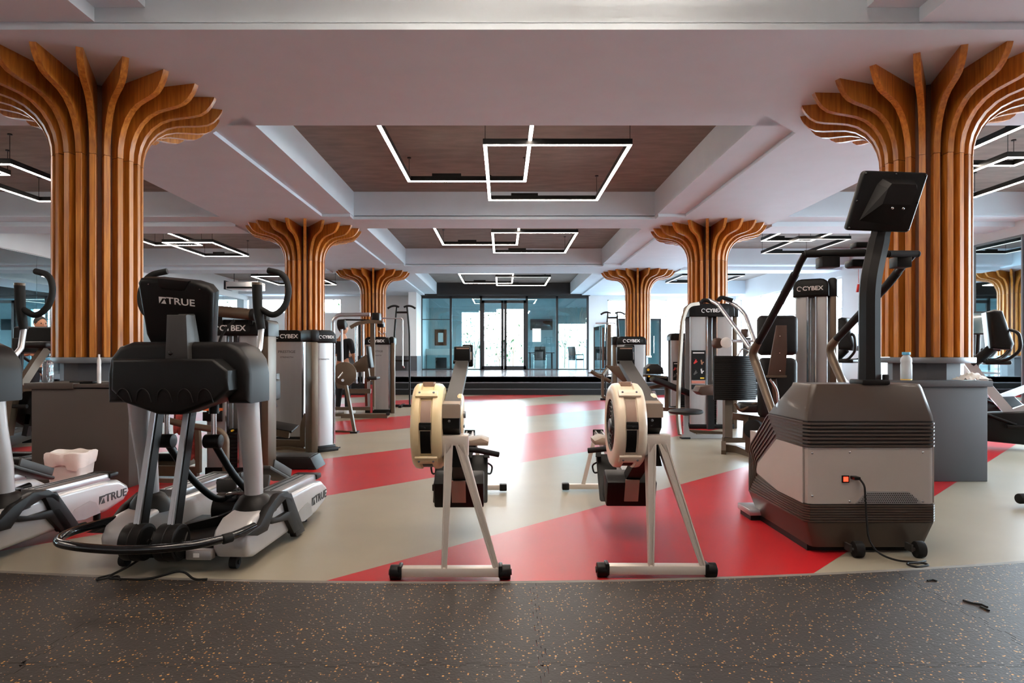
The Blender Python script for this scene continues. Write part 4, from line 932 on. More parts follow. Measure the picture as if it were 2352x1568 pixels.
# -- left: cable crossover frame
t = thing('cable_machine', 'bronze and chrome cable machine frame beneath the far left column', 'exercise machine', (-2.9, 11.8, 0), 0); f = LP(t)
rt(t, [f(765, 870, 11.8), f(765, 735, 11.8), f(776, 723, 11.8), f(850, 722, 11.8)], .035, 'silver', 'hoop_frame', .12)
rt(t, [f(850, 735, 11.8), f(790, 734, 11.8)], .015, 'black_plastic', 'cross_rod'); rb(t, [f(805, 752, 11.6), f(822, 742, 11.6), f(850, 738, 11.6), f(880, 740, 11.6)], (.05, .06), name='pulley_arm')
MB().box(f(865, 730, 11.7), (.14, .2, .18), bev=.02).box(f(875, 745, 11.7), (.12, .16, .10), bev=.02).build('pulley_block', 'black_plastic', t)
for px, m_ in ((818, 'chrome'), (834, 'silver'), (826, 'black_plastic')): rt(t, [f(px, 745, 11.9), f(px+1, 880, 11.9)], .022, m_, 'guide_column')
rb(t, [f(856, 735, 12.1), f(856, 940, 12.1)], (.08, .08), name='main_post'); rt(t, [f(870, 760, 11.8), f(878, 770, 11.8), f(884, 760, 11.8), f(888, 775, 11.8)], .01, 'chrome', 'cable_handle')
MB().cyl(f(776, 745, 11.6), f(794, 744, 11.6), .09, n=20, bev=.02).build('roller_pad', 'vinyl_pad', t); rt(t, [f(785, 745, 11.7), f(787, 860, 11.7)], .02, 'silver', 'pad_post')
rb(t, [f(765, 868, 11.8), f(765, 960, 11.5)], (.06, .06), name='upright'); rb(t, [f(765, 960, 11.5), f(880, 955, 12.2)], (.06, .06), name='base_frame')
# -- pull-up stands
def pullup(label, x, y):
    t = thing('pull_up_stand', label, 'pull-up stand', (x, y, 0), 0, 'pull-up stands')
    for s in (-1, 1):
        rt(t, [(s*.17, 0, 0.03), (s*.16, 0, 1.6), (s*.12, 0, 2.08), (s*.06+s*.05, 0, 2.17)], .02, 'charcoal', 'upright', .1)
        rt(t, [(s*.05, -.05, 2.15), (s*.13, -.05, 2.18), (s*.22, -.05, 2.17), (s*.30, -.05, 2.12)], .022, 'rubber', 'grip', .06)
    rt(t, [(-.13, 0, 2.04), (.13, 0, 2.04)], .022, 'charcoal', 'cross_bar'); rt(t, [(-.17, .01, 1.0), (.17, .01, 1.0)], .018, 'charcoal', 'cross_bar')
    MB().bx(-.3, .3, -.03, .03, 0, .05).bx(-.03, .03, -.3, .3, 0, .05).build('base', 'charcoal', t)
    rt(t, [(-.45, -.2, 1.9), (.05, -.2, 1.9), (.05, -.2, .9)], .014, 'silver', 'cable_rail'); 
    rt(t, [(.05, -.2, .9), (.05, 0, .85)], .014, 'silver', 'rail_stay')
    return t
pullup('black pull-up stand with curved grips beside the far left tower', -2.18, 14.1); pullup('black pull-up stand whose curved grip shows left of the farthest right column', 2.72, 16.2)

# -- right: far machines
t = thing('weight_machine', 'silver weight tower right behind the monitor of the right rowing machine', 'weight machine', (2.37, 12.0, 0), 0, GM); f = LP(t)
tower(t, .56, .34, 1.46, post='l')
t = thing('exercise_machine', 'bronze leg press with black bench, behind the right rowing machine', 'exercise machine', (2.6, 10.6, 0), 0); f = LP(t)
rb(t, [f(1399, 745, 11), f(1399, 842, 11)], (.06, .06), name='lever_post'); rb(t, [f(1385, 752, 11.3), f(1385, 845, 11.3)], (.035, .05), 'brown_plate', name='lever_post')
rb(t, [f(1400, 840, 11), f(1384, 862, 10.8)], (.04, .05), name='lever_link'); rt(t, [f(1357, 852, 10.6), f(1373, 862, 10.6), f(1402, 876, 10.6)], .032, name='grip_bar')
rb(t, [f(1384, 862, 10.5), f(1384, 912, 10.5), f(1405, 912, 10.5)], (.04, .055), name='hoop', fil=.03); MB().prism([(-.25, .12), (0, .10), (.25, -.02), (.22, -.12), (.05, -.16), (-.06, -.06)], 'y', -.03, .03, bev=.008, M=Matrix.Translation(f(1424, 855, 10.8))).build('link_plate', 'bronze', t)
MB().prism([(-.14, -.06), (-.13, .04), (-.06, .10), (.05, .10), (.13, .04), (.15, -.06)], 'y', -.12, .12, bev=.02, M=Matrix.Translation(f(1500, 850, 10.4))).build('seat_pad', 'vinyl_pad', t)
MB().cyl(f(1489, 849, 10.2), f(1489, 849, 10.35), .02, n=12).cyl(f(1491, 864, 10.2), f(1491, 864, 10.35), .014, n=10).build('adjust_knob', 'label_yellow', t)
rb(t, [f(1478, 862, 10.4), f(1530, 866, 10.4)], (.1, .04), name='seat_frame'); pad(t, f(1545, 888, 10.2), (.72, .26, .09), name='bench', rot=(0, R(22), 0), bev=.03)
rb(t, [f(1480, 893, 10.4), f(1520, 885, 10.4), f(1535, 880, 10.4)], (.04, .05), name='bench_beam'); rb(t, [f(1531, 885, 10.3), f(1531, 935, 10.3)], (.05, .06), name='bench_leg'); rb(t, [f(1500, 900, 10.6), f(1518, 945, 10.3)], (.05, .06), 'silver', name='bench_leg')
rb(t, [f(1410, 938, 10.4), f(1585, 940, 10.3)], (.07, .06), name='base_frame'); rb(t, [f(1412, 850, 11.0), f(1412, 935, 10.6)], (.05, .06), name='upright')
t = thing('weight_machine', 'small far silver weight tower left of the pulldown machine, with a black placard', 'weight machine', (3.68, 13.4, 0), 0, GM)
tower(t, .50, .32, 1.57, stack=True, logo=False, post='r', placard=(-.19, -.07, .60, .98), sm='shroud_silver'); 
# -- right: pulldown machine
t = thing('pulldown_machine', 'tall silver pulldown machine with two lever arms, in front of the second right column', 'weight machine', (3.17, 9.9, 0), 0, GM); f = LP(t)
tower(t, .70, .40, 1.90, stack=True, post='r', placard=(-.31, -.10, .74, 1.19))
MB().bx(-.31, -.11, -.01, .005, .69, .73).build('label_strip', 'label_salmon', t); MB().bx(-.31, -.12, -.012, .005, .60, .67).build('label_plate', 'charcoal', t)
rb(t, [f(1605, 697, 9.7), f(1580, 700, 9.6), f(1567, 735, 9.5), f(1560, 850, 9.3), f(1557, 960, 9.1), f(1562, 998, 9.0)], (.038, .05), name='side_hoop', fil=.12)
for q in ([(1625, 688, 9.3), (1648, 697, 9.2), (1700, 768, 8.6), (1722, 800, 8.4)], [(1662, 684, 9.4), (1698, 707, 9.2), (1712, 722, 9.1), (1742, 805, 8.5)]):
    rt(t, [f(*p) for p in q], .027, 'silver', 'lever_arm', .12)
for px, py in ((1617, 690), (1657, 684)): MB().tube([f(px-8, py+6, 9.3), f(px, py-2, 9.3), f(px+26, py+6, 9.25)], .03, n=10, fil=.04).build('grip', 'rubber', t)
rt(t, [f(1680, 783, 8.8), f(1750, 783, 8.8)], .02, 'silver', 'roller_axle'); MB().box(f(1648, 788, 8.8), (.14, .14, .14), bev=.05, seg=4).build('roller_pad', 'brown_plate', t)
MB().cyl(f(1668, 787, 8.65), f(1668, 787, 8.8), .072, n=28, bev=.01).build('cam_disc', 'white_plastic', t)
MB().cyl(f(1710, 755, 8.9), f(1712, 775, 8.9), .05, n=18, bev=.02).build('roller_pad', 'brown_plate', t); rb(t, [f(1715, 775, 8.9), f(1716, 820, 8.9)], (.09, .06), 'arm_grey', 'pad_post')
MB().tube([f(1690, 822, 8.2), f(1705, 800, 8.2), f(1722, 808, 8.2), f(1712, 822, 8.2)], .012, fil=.03).build('cable_handle', 'chrome', t)
MB().prism([(-.16, 0), (-.12, .07), (.12, .09), (.15, .0), (.08, -.05), (-.10, -.05)], 'y', -.14, .14, bev=.02, M=Matrix.Translation(f(1622, 898, 9.1))).build('seat', 'brown_plate', t)
MB().box(f(1620, 888, 9.1), (.22, .24, .03), bev=.01).build('seat_top', 'tan_seat', t); rb(t, [f(1632, 905, 9.2), f(1632, 985, 9.2)], (.09, .07), 'black_plastic', 'seat_post')
rb(t, [f(1580, 990, 9.4), f(1680, 996, 9.2)], (.06, .05), name='base_frame'); rb(t, [f(1600, 998, 9.1), f(1660, 1004, 8.9)], (.05, .04), name='base_rail')
# -- right: black ribbed guard with bronze base
t = thing('weight_machine', 'chest machine with black back pad and brown spine plate, left of the stair climber', 'weight machine', (3.45, 7.3, 0), R(-32), GM); f = LP(t)
tower(t, .38, .30, 1.97, stack=True, post='r', placard=None)
t2 = t
gd = MB().prism([(f(1640, 0, 7.9).x, f(1640, 0, 7.9).y)], 'z', 0, .1) if 0 else None
A, B, C_, D = W(1640, 868, 8.0), W(1685, 868, 7.75), W(1735, 868, 7.9), None
tg = thing('ribbed_guard', 'black ribbed guard panel on a bronze post, between pulldown machine and back pad', 'machine guard', (W(1672, 868, 7.9).x, 7.9, 0)); fg = LP(tg)
z0_, z1_ = W(0, 918, 7.9).z, W(0, 817, 7.9).z
def arc(off): return [(fg(1640+q*24, 868, 7.9).x, -.10*math.sin(PI*q/4)-off) for q in range(5)]
P = arc(0)+[(x, y+.03) for x, y in arc(0)[::-1]]
o = MB().prism(P, 'z', z0_, z1_).build('guard_shell', 'black_plastic', tg)
for k in range(22):
    z = z0_+.02+(z1_-z0_-.04)*k/21; MB().tube([(x, y, z) for x, y in arc(.002)], .006, n=6).build('rib', 'rubber', o)
rb(tg, [fg(1671, 915, 8.0), fg(1671, 1005, 7.9)], (.09, .09), name='post'); rb(tg, [fg(1662, 1018, 7.6), fg(1662, 1040, 7.35)], (.05, .06), name='front_foot') 
rb(tg, [fg(1660, 1028, 7.6), fg(1695, 1032, 7.5), fg(1735, 1050, 7.1)], (.07, .09), name='base_beam'); rb(tg, [fg(1660, 1010, 7.9), fg(1735, 1010, 7.9)], (.06, .06), name='base_frame')
pad(t, f(1785, 770, 6.9), (.42, .10, .42), name='back_pad', bev=.06, rot=(0, 0, R(30))); pad(t, f(1785, 890, 6.75), (.40, .12, .62), name='lower_pad', bev=.06, rot=(0, 0, R(30)))
mm = Matrix.Translation(f(1790, 806, 6.62)) @ Matrix.Rotation(R(30), 4, 'Z')
sp_ = MB().prism([(-.03, .26), (.07, .26), (.075, .0), (.055, -.27), (-.12, -.27), (-.08, -.02)], 'y', -.012, .012, bev=.004, M=mm).build('spine_plate', 'brown_plate', t)
for z in (.15, -.02, -.2): MB().sphere(mm @ Vector((-.0, -.014, z)), .008).build('bolt', 'chrome', sp_)
MB().box(f(1783, 864, 6.6), (.19, .05, .02), rot=(0, 0, R(30))).build('spine_bracket', 'bronze', t); rb(t, [f(1778, 870, 6.7), f(1790, 960, 6.7)], (.05, .09), 'brown_plate', 'spine_post')
rt(t, [f(1768, 870, 6.6), f(1785, 895, 6.6), f(1788, 940, 6.6)], .014, 'chrome', 'adjust_rack'); MB().sphere(f(1765, 911, 6.6), .018).build('adjust_knob', 'label_yellow', t)
pad(t, f(1730, 935, 6.9), (.30, .26, .10), 'vinyl_pad', 'seat', rot=(0, 0, R(20))); rt(t, [f(1688, 925, 6.8), f(1698, 945, 6.8), f(1735, 925, 6.8), f(1750, 930, 6.8)], .014, 'bronze', 'seat_bar')
rb(t, [f(1682, 955, 7.0), f(1760, 965, 6.9)], (.06, .07), name='seat_beam'); rb(t, [f(1715, 955, 6.95), f(1712, 1010, 6.95)], (.05, .07), name='upright'); MB().cyl(f(1728, 985, 6.8), f(1735, 985, 6.85), .10, n=28, bev=.01).build('pulley', 'rubber', t)
MB().prism([(-.10, .12), (.22, -.12), (.22, -.28), (-.10, -.08)], 'y', -.02, .02, bev=.005, M=Matrix.Translation(f(1735, 1020, 6.85))).build('gusset_plate', 'brown_plate', t); rb(t, [f(1750, 1010, 7.0), f(1800, 1030, 6.9)], (.07, .09), name='base_frame')
# -- round stool-like pad
t = thing('stool', 'round black topped low stool with a silver leg, right of the right rowing machine', 'stool', (2.45, 8.75, 0)); f = LP(t)
MB().lathe([(0, .335), (.20, .335), (.225, .35), (.23, .368), (.215, .385), (.18, .392), (0, .392)], 40).build('seat', 'vinyl_pad', t); MB().lathe([(0, .31), (.03, .31), (.10, .335), (0, .335)], 20).build('seat_plate', 'charcoal', t)
rb(t, [(0, 0, .32), (0, 0, .05)], (.055, .055), 'silver', 'leg'); rb(t, [(-.05, 0, .03), (.52, .02, .03)], (.05, .05), 'silver', 'base_bar'); MB().prism([(.02, .04), (.02, .22), (.05, .10), (.16, .05)], 'y', -.015, .015).build('gusset', 'silver', t)
MB().bx(-.07, .05, -.05, .05, 0, .02).build('foot', 'rubber', t)

# ================================================================== cardio machines in the right bay
def cardio(label, x, y, rz, h=1.55, col='silver_paint', group='cardio machines by the right windows', kind='cross'):
    t = thing('elliptical_bike', label, 'exercise bike', (x, y, 0), rz, group)
    MB().tube([(0, -.55, .62), (0, .0, .36), (0, .6, .08)], 0, rect=(.09, .10), fil=.08).build('main_beam', col, t)
    MB().tube([(0, -.12, .42), (0, .12, .75), (0, .30, 1.05)], 0, rect=(.10, .10)).build('mast', col, t)
    MB().lathe([(0, -.06), (.20, -.06), (.24, -.04), (.24, .04), (.20, .06), (0, .06)], 32, (0, .42, .45), 'x').build('flywheel_cover', 'black_plastic', t)
    MB().lathe([(.14, -.068), (.19, -.068), (.19, .068), (.14, .068)], 32, (0, .42, .45), 'x').build('cover_ring', col, t)
    MB().prism([(-.35, .06), (-.45, .30), (-.30, .46), (.2, .42), (.32, .10)], 'x', -.13, .13, bev=.03).build('drive_housing', 'black_plastic', t)
    MB().box((0, -.6, .04), (.5, .08, .06), bev=.01).box((0, .6, .04), (.5, .08, .06), bev=.01).build('stabiliser', 'charcoal', t)
    co = MB().prism([(-.10, 1.18), (-.13, 1.25), (-.02, h-.02), (.06, h), (.14, h-.03), (.10, 1.2)], 'x', -.20, .20, bev=.05, seg=4).build('console', 'black_plastic', t)
    MB().prism([(-.118, 1.27), (-.03, h-.06), (-.034, h-.06), (-.122, 1.27)], 'x', -.15, .15).build('console_screen', 'screen_glass', co)
    MB().tube([(0, .26, 1.0), (0, .06, 1.2)], .055, n=16).build('neck', 'charcoal', t)
    for s in (-1, 1):
        MB().tube([(s*.06, .1, 1.05), (s*.20, -.05, 1.05), (s*.26, -.18, 1.18), (s*.25, -.16, 1.38), (s*.14, -.08, 1.42)], .018, fil=.08, n=10).build('handlebar', 'charcoal', t)
        MB().tube([(s*.13, .35, .5), (s*.16, -.15, .30)], .018).box((s*.18, -.2, .28), (.12, .30, .04), bev=.01).build('crank_arm', 'black_plastic', t)
    MB().box((0, .02, 1.03), (.34, .26, .05), bev=.02).build('accessory_tray', 'black_plastic', t); MB().sphere((.1, -.13, 1.24), .014).build('start_button', 'label_orange', co)
    return t
c0 = cardio('silver framed exercise machine at the right edge with a black console, before the wall mirror', 5.95, 7.85, R(62), h=1.66)
for i, (x, y, a, lb_) in enumerate(((5.5, 11.0, R(40), 'silver and black exercise machine seen between the stair climber mast and the tower head'), (5.0, 9.4, R(40), 'silver and black exercise machine just left of the right foreground column'), (7.9, 10.6, R(70), 'black exercise machine behind the one at the right edge'), (6.4, 13.5, R(40), 'distant exercise machine near the right windows, nearest the white pier'), (8.2, 8.8, R(80), 'black exercise machine beyond the right edge machine, beside the mirror'))):
    c = copy_tree(c0, label=lb_); c.location = (x, y, 0); c.rotation_euler = (0, 0, a)
t = thing('display_screen', 'teal glass display on a stand beside the right foreground column', 'screen', W(2250, 815, 9.4)*Vector((1, 1, 0)))
MB().box((0, 0, 1.58), (.30, .03, .34), rot=(R(-10), 0, R(-15)), bev=.01).build('housing', 'black_plastic', t); MB().box((0, -.018, 1.58), (.27, .006, .30), rot=(R(-10), 0, R(-15))).build('screen', 'screen_glass', t); MB().tube([(0, .02, 1.5), (0, .1, .04)], .03).box((0, .1, .02), (.4, .4, .04), bev=.01).build('stand', 'charcoal', t)
t = thing('floor_bar', 'black round-capped bar end lying on the floor at the right edge', 'exercise bar', (3.86, 4.82, 0))
MB().cyl((-.06, 0, .06), (.5, .05, .06), .038, n=20, bev=.014).build('bar', 'rubber', t); MB().box((.10, 0, .02), (.10, .16, .03), bev=.008).build('foot', 'charcoal', t)

# ================================================================== left bay machines
t = thing('exercise_bike', 'bronze arched exercise bike with black flywheel, behind the left storage desk', 'exercise bike', (-4.9, 6.7, 0)); f = LP(t)
rb(t, [f(17, 1000, 6.5), f(30, 915, 6.5), f(42, 892, 6.5), f(85, 890, 6.5)], (.06, .09), 'bronze', 'front_fork', .1)
MB().lathe([(0, -.03), (.17, -.03), (.19, -.015), (.19, .015), (.17, .03), (0, .03)], 36, f(68, 935, 6.6), 'y').build('flywheel', 'black_plastic', t); MB().cyl(f(30, 933, 6.45), f(62, 933, 6.45), .02, n=10).build('axle', 'rubber', t)
rb(t, [f(48, 885, 6.7), f(80, 835, 6.9), f(105, 800, 7.0)], (.05, .10), 'bronze', 'seat_stem'); pad(t, f(100, 792, 7.0), (.26, .3, .07), name='saddle', bev=.03)
MB().bx(-.65, .5, -.1, .05, .0, .07, bev=.01).bx(-.6, .2, .3, .42, .0, .07, bev=.01).build('base', 'black_plastic', t); rb(t, [f(70, 950, 6.6), f(60, 1000, 6.6)], (.05, .06), 'charcoal', 'down_tube'); rb(t, [(-.02, -.02, .05), (-.02, .36, .05)], (.06, .05), 'charcoal', 'base_link')
def tread(label, x, y, rz):
    t = thing('treadmill', label, 'treadmill', (x, y, 0), rz, 'dark treadmills in the left bay')
    MB().bx(-.38, .38, -.9, .9, .05, .20, bev=.03).build('deck', 'black_plastic', t); MB().bx(-.24, .24, -.85, .7, .20, .206).build('belt', 'rubber', t); MB().prism([(.45, .18), (.55, .36), (.85, .34), (.95, .12)], 'x', -.34, .34, bev=.03).build('motor_cover', 'charcoal', t)
    for s in (-1, 1):
        MB().tube([(s*.36, .72, .15), (s*.36, .60, 1.15)], 0, rect=(.06, .09)).build('upright', 'charcoal', t); MB().tube([(s*.36, .6, 1.12), (s*.36, .1, 1.0)], .022).build('hand_rail', 'rubber', t)
        MB().bx(s*.34-.05, s*.34+.05, .80, .84, .20, 1.35, bev=.01).build('side_panel', 'label_red' if s < 0 else 'charcoal', t); MB().bx(s*.3-.05, s*.3+.05, -.95, -.87, 0, .1).build('foot', 'rubber', t)
    c = MB().prism([(.40, 1.14), (.36, 1.20), (.62, 1.52), (.70, 1.50), (.72, 1.16)], 'x', -.42, .42, bev=.03).build('console', 'black_plastic', t); MB().prism([(.372, 1.22), (.60, 1.50), (.596, 1.503), (.368, 1.223)], 'x', -.25, .25).build('console_screen', 'screen_glass', c)
    return t
c0 = tread('black treadmill with a red side band at the left edge, in front of the mirrors', -6.05, 7.4, R(200))
for x, y, a, lb_ in ((-6.6, 9.8, R(200), 'black treadmill behind the red-banded one, nearer the mirror wall'), (-7.6, 12.4, R(200), 'black treadmill farthest back in the left bay, seen left of the foreground column')):
    c = copy_tree(c0, label=lb_); c.location = (x, y, 0); c.rotation_euler = (0, 0, a)

# ================================================================== small things
t = thing('waste_bin', 'off-white plastic waste bin with a translucent bag folded over its rim, beside the left desk', 'bin', (-3.49, 5.28, 0))
def taper(z0, z1, a0, b0, a1, b1, m=None, r=.03):
    m = m or MB(); A = [m.bm.verts.new((x, y, z0)) for x, y in rrect(-a0, a0, -b0, b0, r, 3)]; B = [m.bm.verts.new((x, y, z1)) for x, y in rrect(-a1, a1, -b1, b1, r, 3)]; n = len(A)
    for k in range(n): m.bm.faces.new((A[k], A[(k+1) % n], B[(k+1) % n], B[k]))
    return m, A, B
m, A, B = taper(0, .32, .115, .085, .145, .11); m.bm.faces.new(A[::-1]); m.build('tub', 'bin_plastic', t)
m = MB(); n = 56; rings = []; rnd = random.Random(5)
for j, (z, g_) in enumerate(((.17, .008), (.255, .010), (.30, .013), (.335, .010), (.345, -.004), (.31, -.02), (.2, -.03))):
    row = []
    for k in range(n):
        a = 2*PI*k/n; ca, sa = math.cos(a), math.sin(a); q = 1/((abs(ca)/(.118+.094*max(z, .22)))**8+(abs(sa)/(.088+.078*max(z, .22)))**8)**(1/8)
        w_ = rnd.uniform(-1, 1)*.002+.003*math.sin(7*a+j); zz = z+(.006*math.sin(5*a) if j in (3, 4) else 0)
        if j == 0: zz = .235+.012*math.sin(3*a)-(.03 if abs(a-5.3) < .3 else 0)
        row.append(m.bm.verts.new(((q+g_+w_)*ca, (q+g_+w_)*sa, zz)))
    rings.append(row)
for j in range(len(rings)-1):
    for k in range(n): m.bm.faces.new((rings[j][k], rings[j][(k+1) % n], rings[j+1][(k+1) % n], rings[j+1][k]))
m.build('bin_liner', 'liner', t)
def bottle(label, loc, r, h, m1, mc, liquid=None, capr=.4, prof=None):
    t = thing('water_bottle', label, 'bottle', loc)
    MB().lathe([(0, 0), (r*.9, 0), (r, h*.03), (r, h*.55), (r*.93, h*.62), (r, h*.68), (r*.95, h*.78), (r*.5, h*.9), (r*.45, h*.93), (0, h*.93)], 28).build('body', m1, t)
    MB().cyl((0, 0, h*.90), (0, 0, h), r*capr, n=20, bev=.002).build('cap', mc, t)
    if liquid: MB().cyl((0, 0, .004), (0, 0, h*.06), r*1.002, n=28).build('liquid', liquid, t)
    return t
bottle('clear water bottle with blue cap standing on the left storage desk', (-3.90, 5.60, .886), .042, .21, 'bottle_clear', 'cap_blue')
bottle('slim white bottle on the left storage desk, beside the column base', (-3.475, 5.62, .876), .016, .25, 'white_plastic', 'white_plastic', capr=.5)
bottle('frosted drinks bottle with light blue lid on the right storage desk', (3.62, 5.86, .891), .047, .255, 'bottle_frost', 'cap_blue', 'drink_yellow', capr=.72)
t = thing('towel', 'crumpled pale towel on the right storage desk, beside the column base', 'towel', (4.22, 5.88, .892))
m = MB(); nx, ny = 14, 10; rnd = random.Random(8)
V = [[m.bm.verts.new((-.13+.26*i/nx, -.08+.16*j/ny, .004+.055*math.sin(PI*i/nx)*math.sin(PI*j/ny)+rnd.uniform(0, .022)*(0 < i < nx))) for i in range(nx+1)] for j in range(ny+1)]
for j in range(ny):
    for i in range(nx): m.bm.faces.new((V[j][i], V[j][i+1], V[j+1][i+1], V[j+1][i]))
m.build('cloth', 'paper', t)
t = thing('tool_case', 'slim black case lying on the left storage desk', 'case', (-3.60, 5.6, .876)); MB().bx(-.10, .10, -.03, .03, 0, .022, bev=.006).build('body', 'black_plastic', t); MB().cyl((-.02, -.031, .012), (.02, -.031, .012), .003, n=6).build('handle', 'charcoal', t)
t = thing('step_platform', 'dark grey aerobic step platform on the red floor right of the foreground cross trainer', 'step platform', (-2.16, 6.55, 0))
MB().prism([(-.34, 0), (-.28, .115), (.28, .115), (.34, 0)], 'y', -.17, .17, bev=.012).build('body', 'charcoal', t); MB().bx(-.26, .26, -.15, .15, .114, .121, bev=.003).build('rubber_top', 'charcoal', t)
for x in (-.29, .29): MB().bx(x-.03, x+.03, -.175, .175, 0, .02).build('foot', 'rubber', t)
t = tag(MB().tube([(-1.97, 3.30, .012), (-2.02, 3.24, .012), (-1.98, 3.19, .02), (-1.93, 3.28, .014), (-1.88, 3.21, .012)], .005, n=6, fil=.03).tube([(-1.85, 3.45, .09), (-1.89, 3.3, .05), (-1.98, 3.235, .013), (-1.75, 3.215, .013), (-1.60, 3.26, .05), (-1.52, 3.215, .013), (-1.46, 3.225, .013)], .006, n=8, fil=.06).build('power_cord', 'rubber'), 'thin black cable lying under the front of the foreground cross trainer', 'cable')
for i, (q, lb_) in enumerate((([(2212, 1378), (2232, 1384), (2256, 1388), (2268, 1394)], 'longer black rubber strip lying on the mat at the lower right'), ([(2252, 1392), (2262, 1397), (2272, 1402)], 'shorter black rubber scrap beside the longer strip on the mat'), ([(2130, 1333), (2142, 1331), (2152, 1334)], 'small black rubber scrap near the mat edge behind the stair climber'))):
    tag(MB().tube([G(px, py, .013) for px, py in q], .0045, n=6).build('rubber_strip', 'rubber'), lb_, 'rubber strip')

# lobby furniture behind the glass
t = thing('television', 'dark wall television in the room behind the glass, right of the doors', 'television', (1.75, 30.9, 2.3)); MB().bx(-.45, .6, 0, .06, 0, .52, bev=.01).build('panel', 'black_gloss', t); MB().bx(-.1, .1, .05, .1, .1, .4).build('mount', 'charcoal', t)
tag(MB().bx(-.18, .18, 0, .02, -.28, .28).build('notice_sheet', 'paper', loc=(1.42, 27.42, 1.95)), 'white sheet of paper fixed to the glass right of the doors', 'notice')
t = thing('picture_frame', 'dark framed picture with white centre on the lobby wall, left', 'picture', (-2.95, 30.95, 1.95)); MB().bx(-.28, .28, 0, .04, -.38, .38).build('frame', 'charcoal', t); MB().bx(-.12, .12, -.01, .0, -.22, .22).build('print', 'paper', t)
t = thing('reception_desk', 'white counter behind the left glass panes', 'desk', (-2.75, 29.6, .5)); MB().bx(-.75, .65, 0, .6, .62, .9, bev=.01).build('top_panel', 'white_plastic', t); MB().bx(-.7, .6, .05, .5, 0, .62).build('body', 'lobby_paint', t); MB().bx(-.3, .2, -.01, .06, .02, .5).build('niche', 'black_plastic', t)
def armchair(label, x, y, rz):
    t = thing('armchair', label, 'chair', (x, y, .5), rz, 'dark chairs behind the glass')
    MB().box((0, 0, .42), (.5, .48, .07), bev=.02).build('seat', 'vinyl_pad', t); MB().box((0, .23, .72), (.5, .05, .55), rot=(R(-8), 0, 0), bev=.02).build('backrest', 'vinyl_pad', t)
    for s in (-1, 1):
        MB().tube([(s*.27, -.22, 0), (s*.27, -.22, .62), (s*.27, .22, .62), (s*.27, .22, 0)], .014, fil=.05).build('leg', 'chrome', t); MB().box((s*.27, 0, .64), (.05, .4, .03), bev=.01).build('armrest', 'black_plastic', t)
    return t
a = armchair('dark armchair behind the glass, directly right of the doors', 1.65, 29.2, R(180)); b = copy_tree(a, label='dark armchair behind the far right glass pane'); b.location = (3.3, 29.4, .5); b.rotation_euler = (0, 0, R(120))
t = thing('meeting_table', 'dark table behind the glass beside the armchair', 'table', (1.75, 30.0, .5)); MB().bx(-.6, .6, -.35, .35, .70, .74, bev=.01).build('tabletop', 'black_plastic', t)
for x in (-.5, .5):
    for y in (-.28, .28): MB().bx(x-.02, x+.02, y-.02, y+.02, 0, .70).build('leg', 'charcoal', t)
t = thing('standing_mirror', 'tall brown-framed standing mirror on the stage right of the glass front', 'mirror', (3.22, 21.5, .5), R(-88.3))
MB().tube([(-1.2, 0, .03), (1.2, 0, .03), (1.2, 0, 1.6), (-1.2, 0, 1.6)], 0, rect=(.06, .05), closed=True).bx(-.02, .02, -.02, .02, .03, 1.6).build('frame', 'brown_plate', t); MB().bx(-1.17, 1.17, -.01, .01, .05, 1.58).build('glass', 'mirror', t)
for x in (-1, 1): MB().bx(x-.03, x+.03, -.25, .25, 0, .03).build('foot', 'charcoal', t)

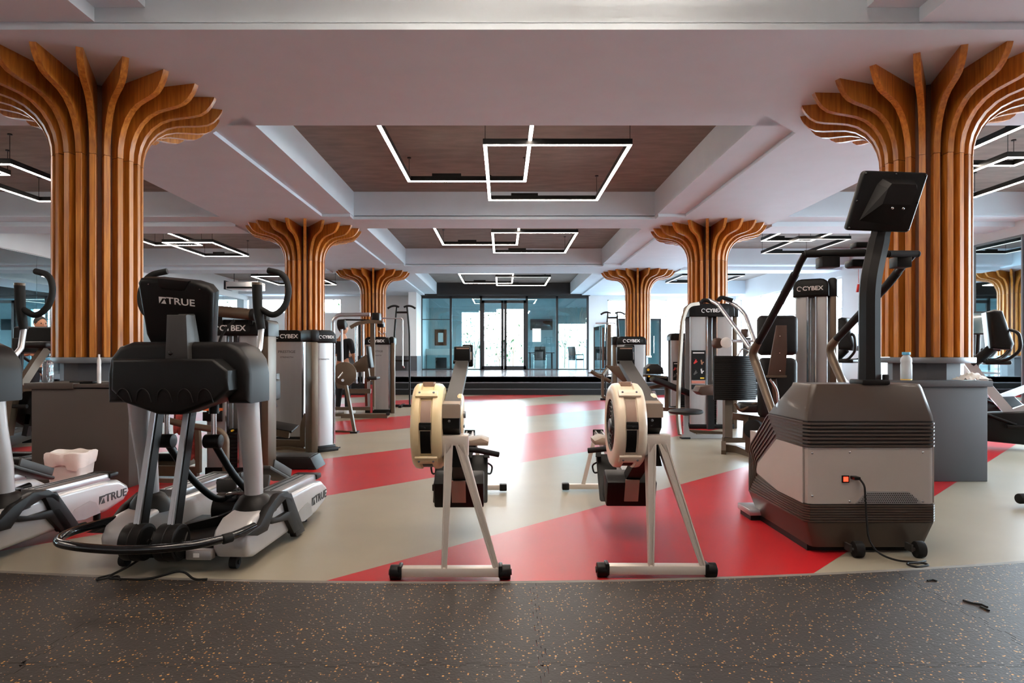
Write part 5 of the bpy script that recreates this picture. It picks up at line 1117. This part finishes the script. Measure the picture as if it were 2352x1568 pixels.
# ================================================================== people in the left half
def person(label, loc, rz, top, bottom, arm=0):
    t = thing('person', label, 'person', loc, rz)
    J = {'pel': (0, 0, .95, .13), 'w': (0, 0, 1.08, .115), 'ch': (0, .01, 1.28, .15), 'nk': (0, 0, 1.46, .06), 'hd0': (0, -.01, 1.54, .055),
         'sl': (-.19, 0, 1.40, .06), 'el': (-.25, -.02, 1.12, .045), 'hl': (-.22, -.16, .92 if not arm else 1.15, .032), 'sr': (.19, 0, 1.40, .06), 'er': (.25, -.04, 1.12, .045), 'hr': (.18, -.25, 1.14, .032),
         'tl': (-.10, 0, .86, .095), 'kl': (-.11, -.02, .50, .06), 'al': (-.12, .01, .09, .042), 'fl': (-.125, -.14, .035, .035), 'tr': (.10, 0, .86, .095), 'kr': (.11, -.02, .50, .06), 'ar': (.12, .01, .09, .042), 'fr': (.125, -.14, .035, .035)}
    E = [('pel', 'w'), ('w', 'ch'), ('ch', 'nk'), ('nk', 'hd0'), ('ch', 'sl'), ('sl', 'el'), ('el', 'hl'), ('ch', 'sr'), ('sr', 'er'), ('er', 'hr'), ('pel', 'tl'), ('tl', 'kl'), ('kl', 'al'), ('al', 'fl'), ('pel', 'tr'), ('tr', 'kr'), ('kr', 'ar'), ('ar', 'fr')]
    def skin(name, keys, edges, m, sc=1., root=None):
        me = bpy.data.meshes.new(name); idx = {k: i for i, k in enumerate(keys)}
        me.from_pydata([J[k][:3] for k in keys], [(idx[a], idx[b]) for a, b in edges], []); o = bpy.data.objects.new(name, me); COL.objects.link(o); o.parent = t
        md = o.modifiers.new('skin', 'SKIN'); md.use_smooth_shade = True
        for k in keys: v = me.skin_vertices[0].data[idx[k]]; v.radius = (J[k][3]*sc, J[k][3]*sc*(.72 if k in ('pel', 'w', 'ch') else 1)); v.use_root = (k == root)
        sb = o.modifiers.new('sub', 'SUBSURF'); sb.levels = sb.render_levels = 2; me.materials.append(MATS[m]); return o
    skin('body', list(J), E, 'skin', 1., 'pel')
    k1 = ['pel', 'w', 'ch', 'sl', 'sr', 'el', 'er']; skin('shirt', k1, [e for e in E if e[0] in k1 and e[1] in k1], top, 1.13, 'pel')
    k2 = ['pel', 'tl', 'kl', 'al', 'tr', 'kr', 'ar']; skin('trousers', k2, [e for e in E if e[0] in k2 and e[1] in k2], bottom, 1.14, 'pel')
    hm = MB().sphere((0, -.015, 1.635), .098, (.86, 1, 1.22), 20).box((0, -.115, 1.625), (.022, .03, .035), bev=.008).sphere((-.085, 0, 1.63), .02, (.5, 1, 1.4), 10).sphere((.085, 0, 1.63), .02, (.5, 1, 1.4), 10); h = hm.build('head', 'skin', t)
    for s in (-1, 1): MB().sphere((s*.034, -.103, 1.645), .010).build('eye', 'black_gloss', h)
    MB().box((0, -.103, 1.585), (.045, .012, .010), bev=.004).build('mouth', 'label_salmon', h)
    MB().sphere((0, .008, 1.665), .104, (.9, 1.02, 1.08), 20).build('hair', 'hair', t)
    for s, k in ((-1, 'hl'), (1, 'hr')):
        x, y, z, _ = J[k]; hd = MB().box((x, y-.045, z-.01), (.03, .08, .07), bev=.012)
        for q in range(4): hd.tube([(x, y-.07, z+.018-.018*q), (x-s*.005, y-.12+.006*abs(q-1), z+.014-.02*q), (x-s*.02, y-.145+.006*abs(q-1), z+.004-.02*q)], .008, n=8)
        hd.tube([(x, y-.03, z+.03), (x-s*.02, y-.07, z+.05)], .009, n=8); hd.build('hand', 'skin', t)
    for s in (-1, 1): MB().box((s*.122, -.06, .04), (.09, .26, .08), bev=.03, seg=3).build('shoe', 'shoe_white', t)
    return t
person('person in black shirt and trousers standing left behind the cable machine', (-3.05, 12.45, 0), R(150), 'cloth_black', 'cloth_black')
person('person in a teal-grey shirt standing among the treadmills in the left bay', (-7.72, 10.9, 0), R(60), 'cloth_teal', 'cloth_black', 1)
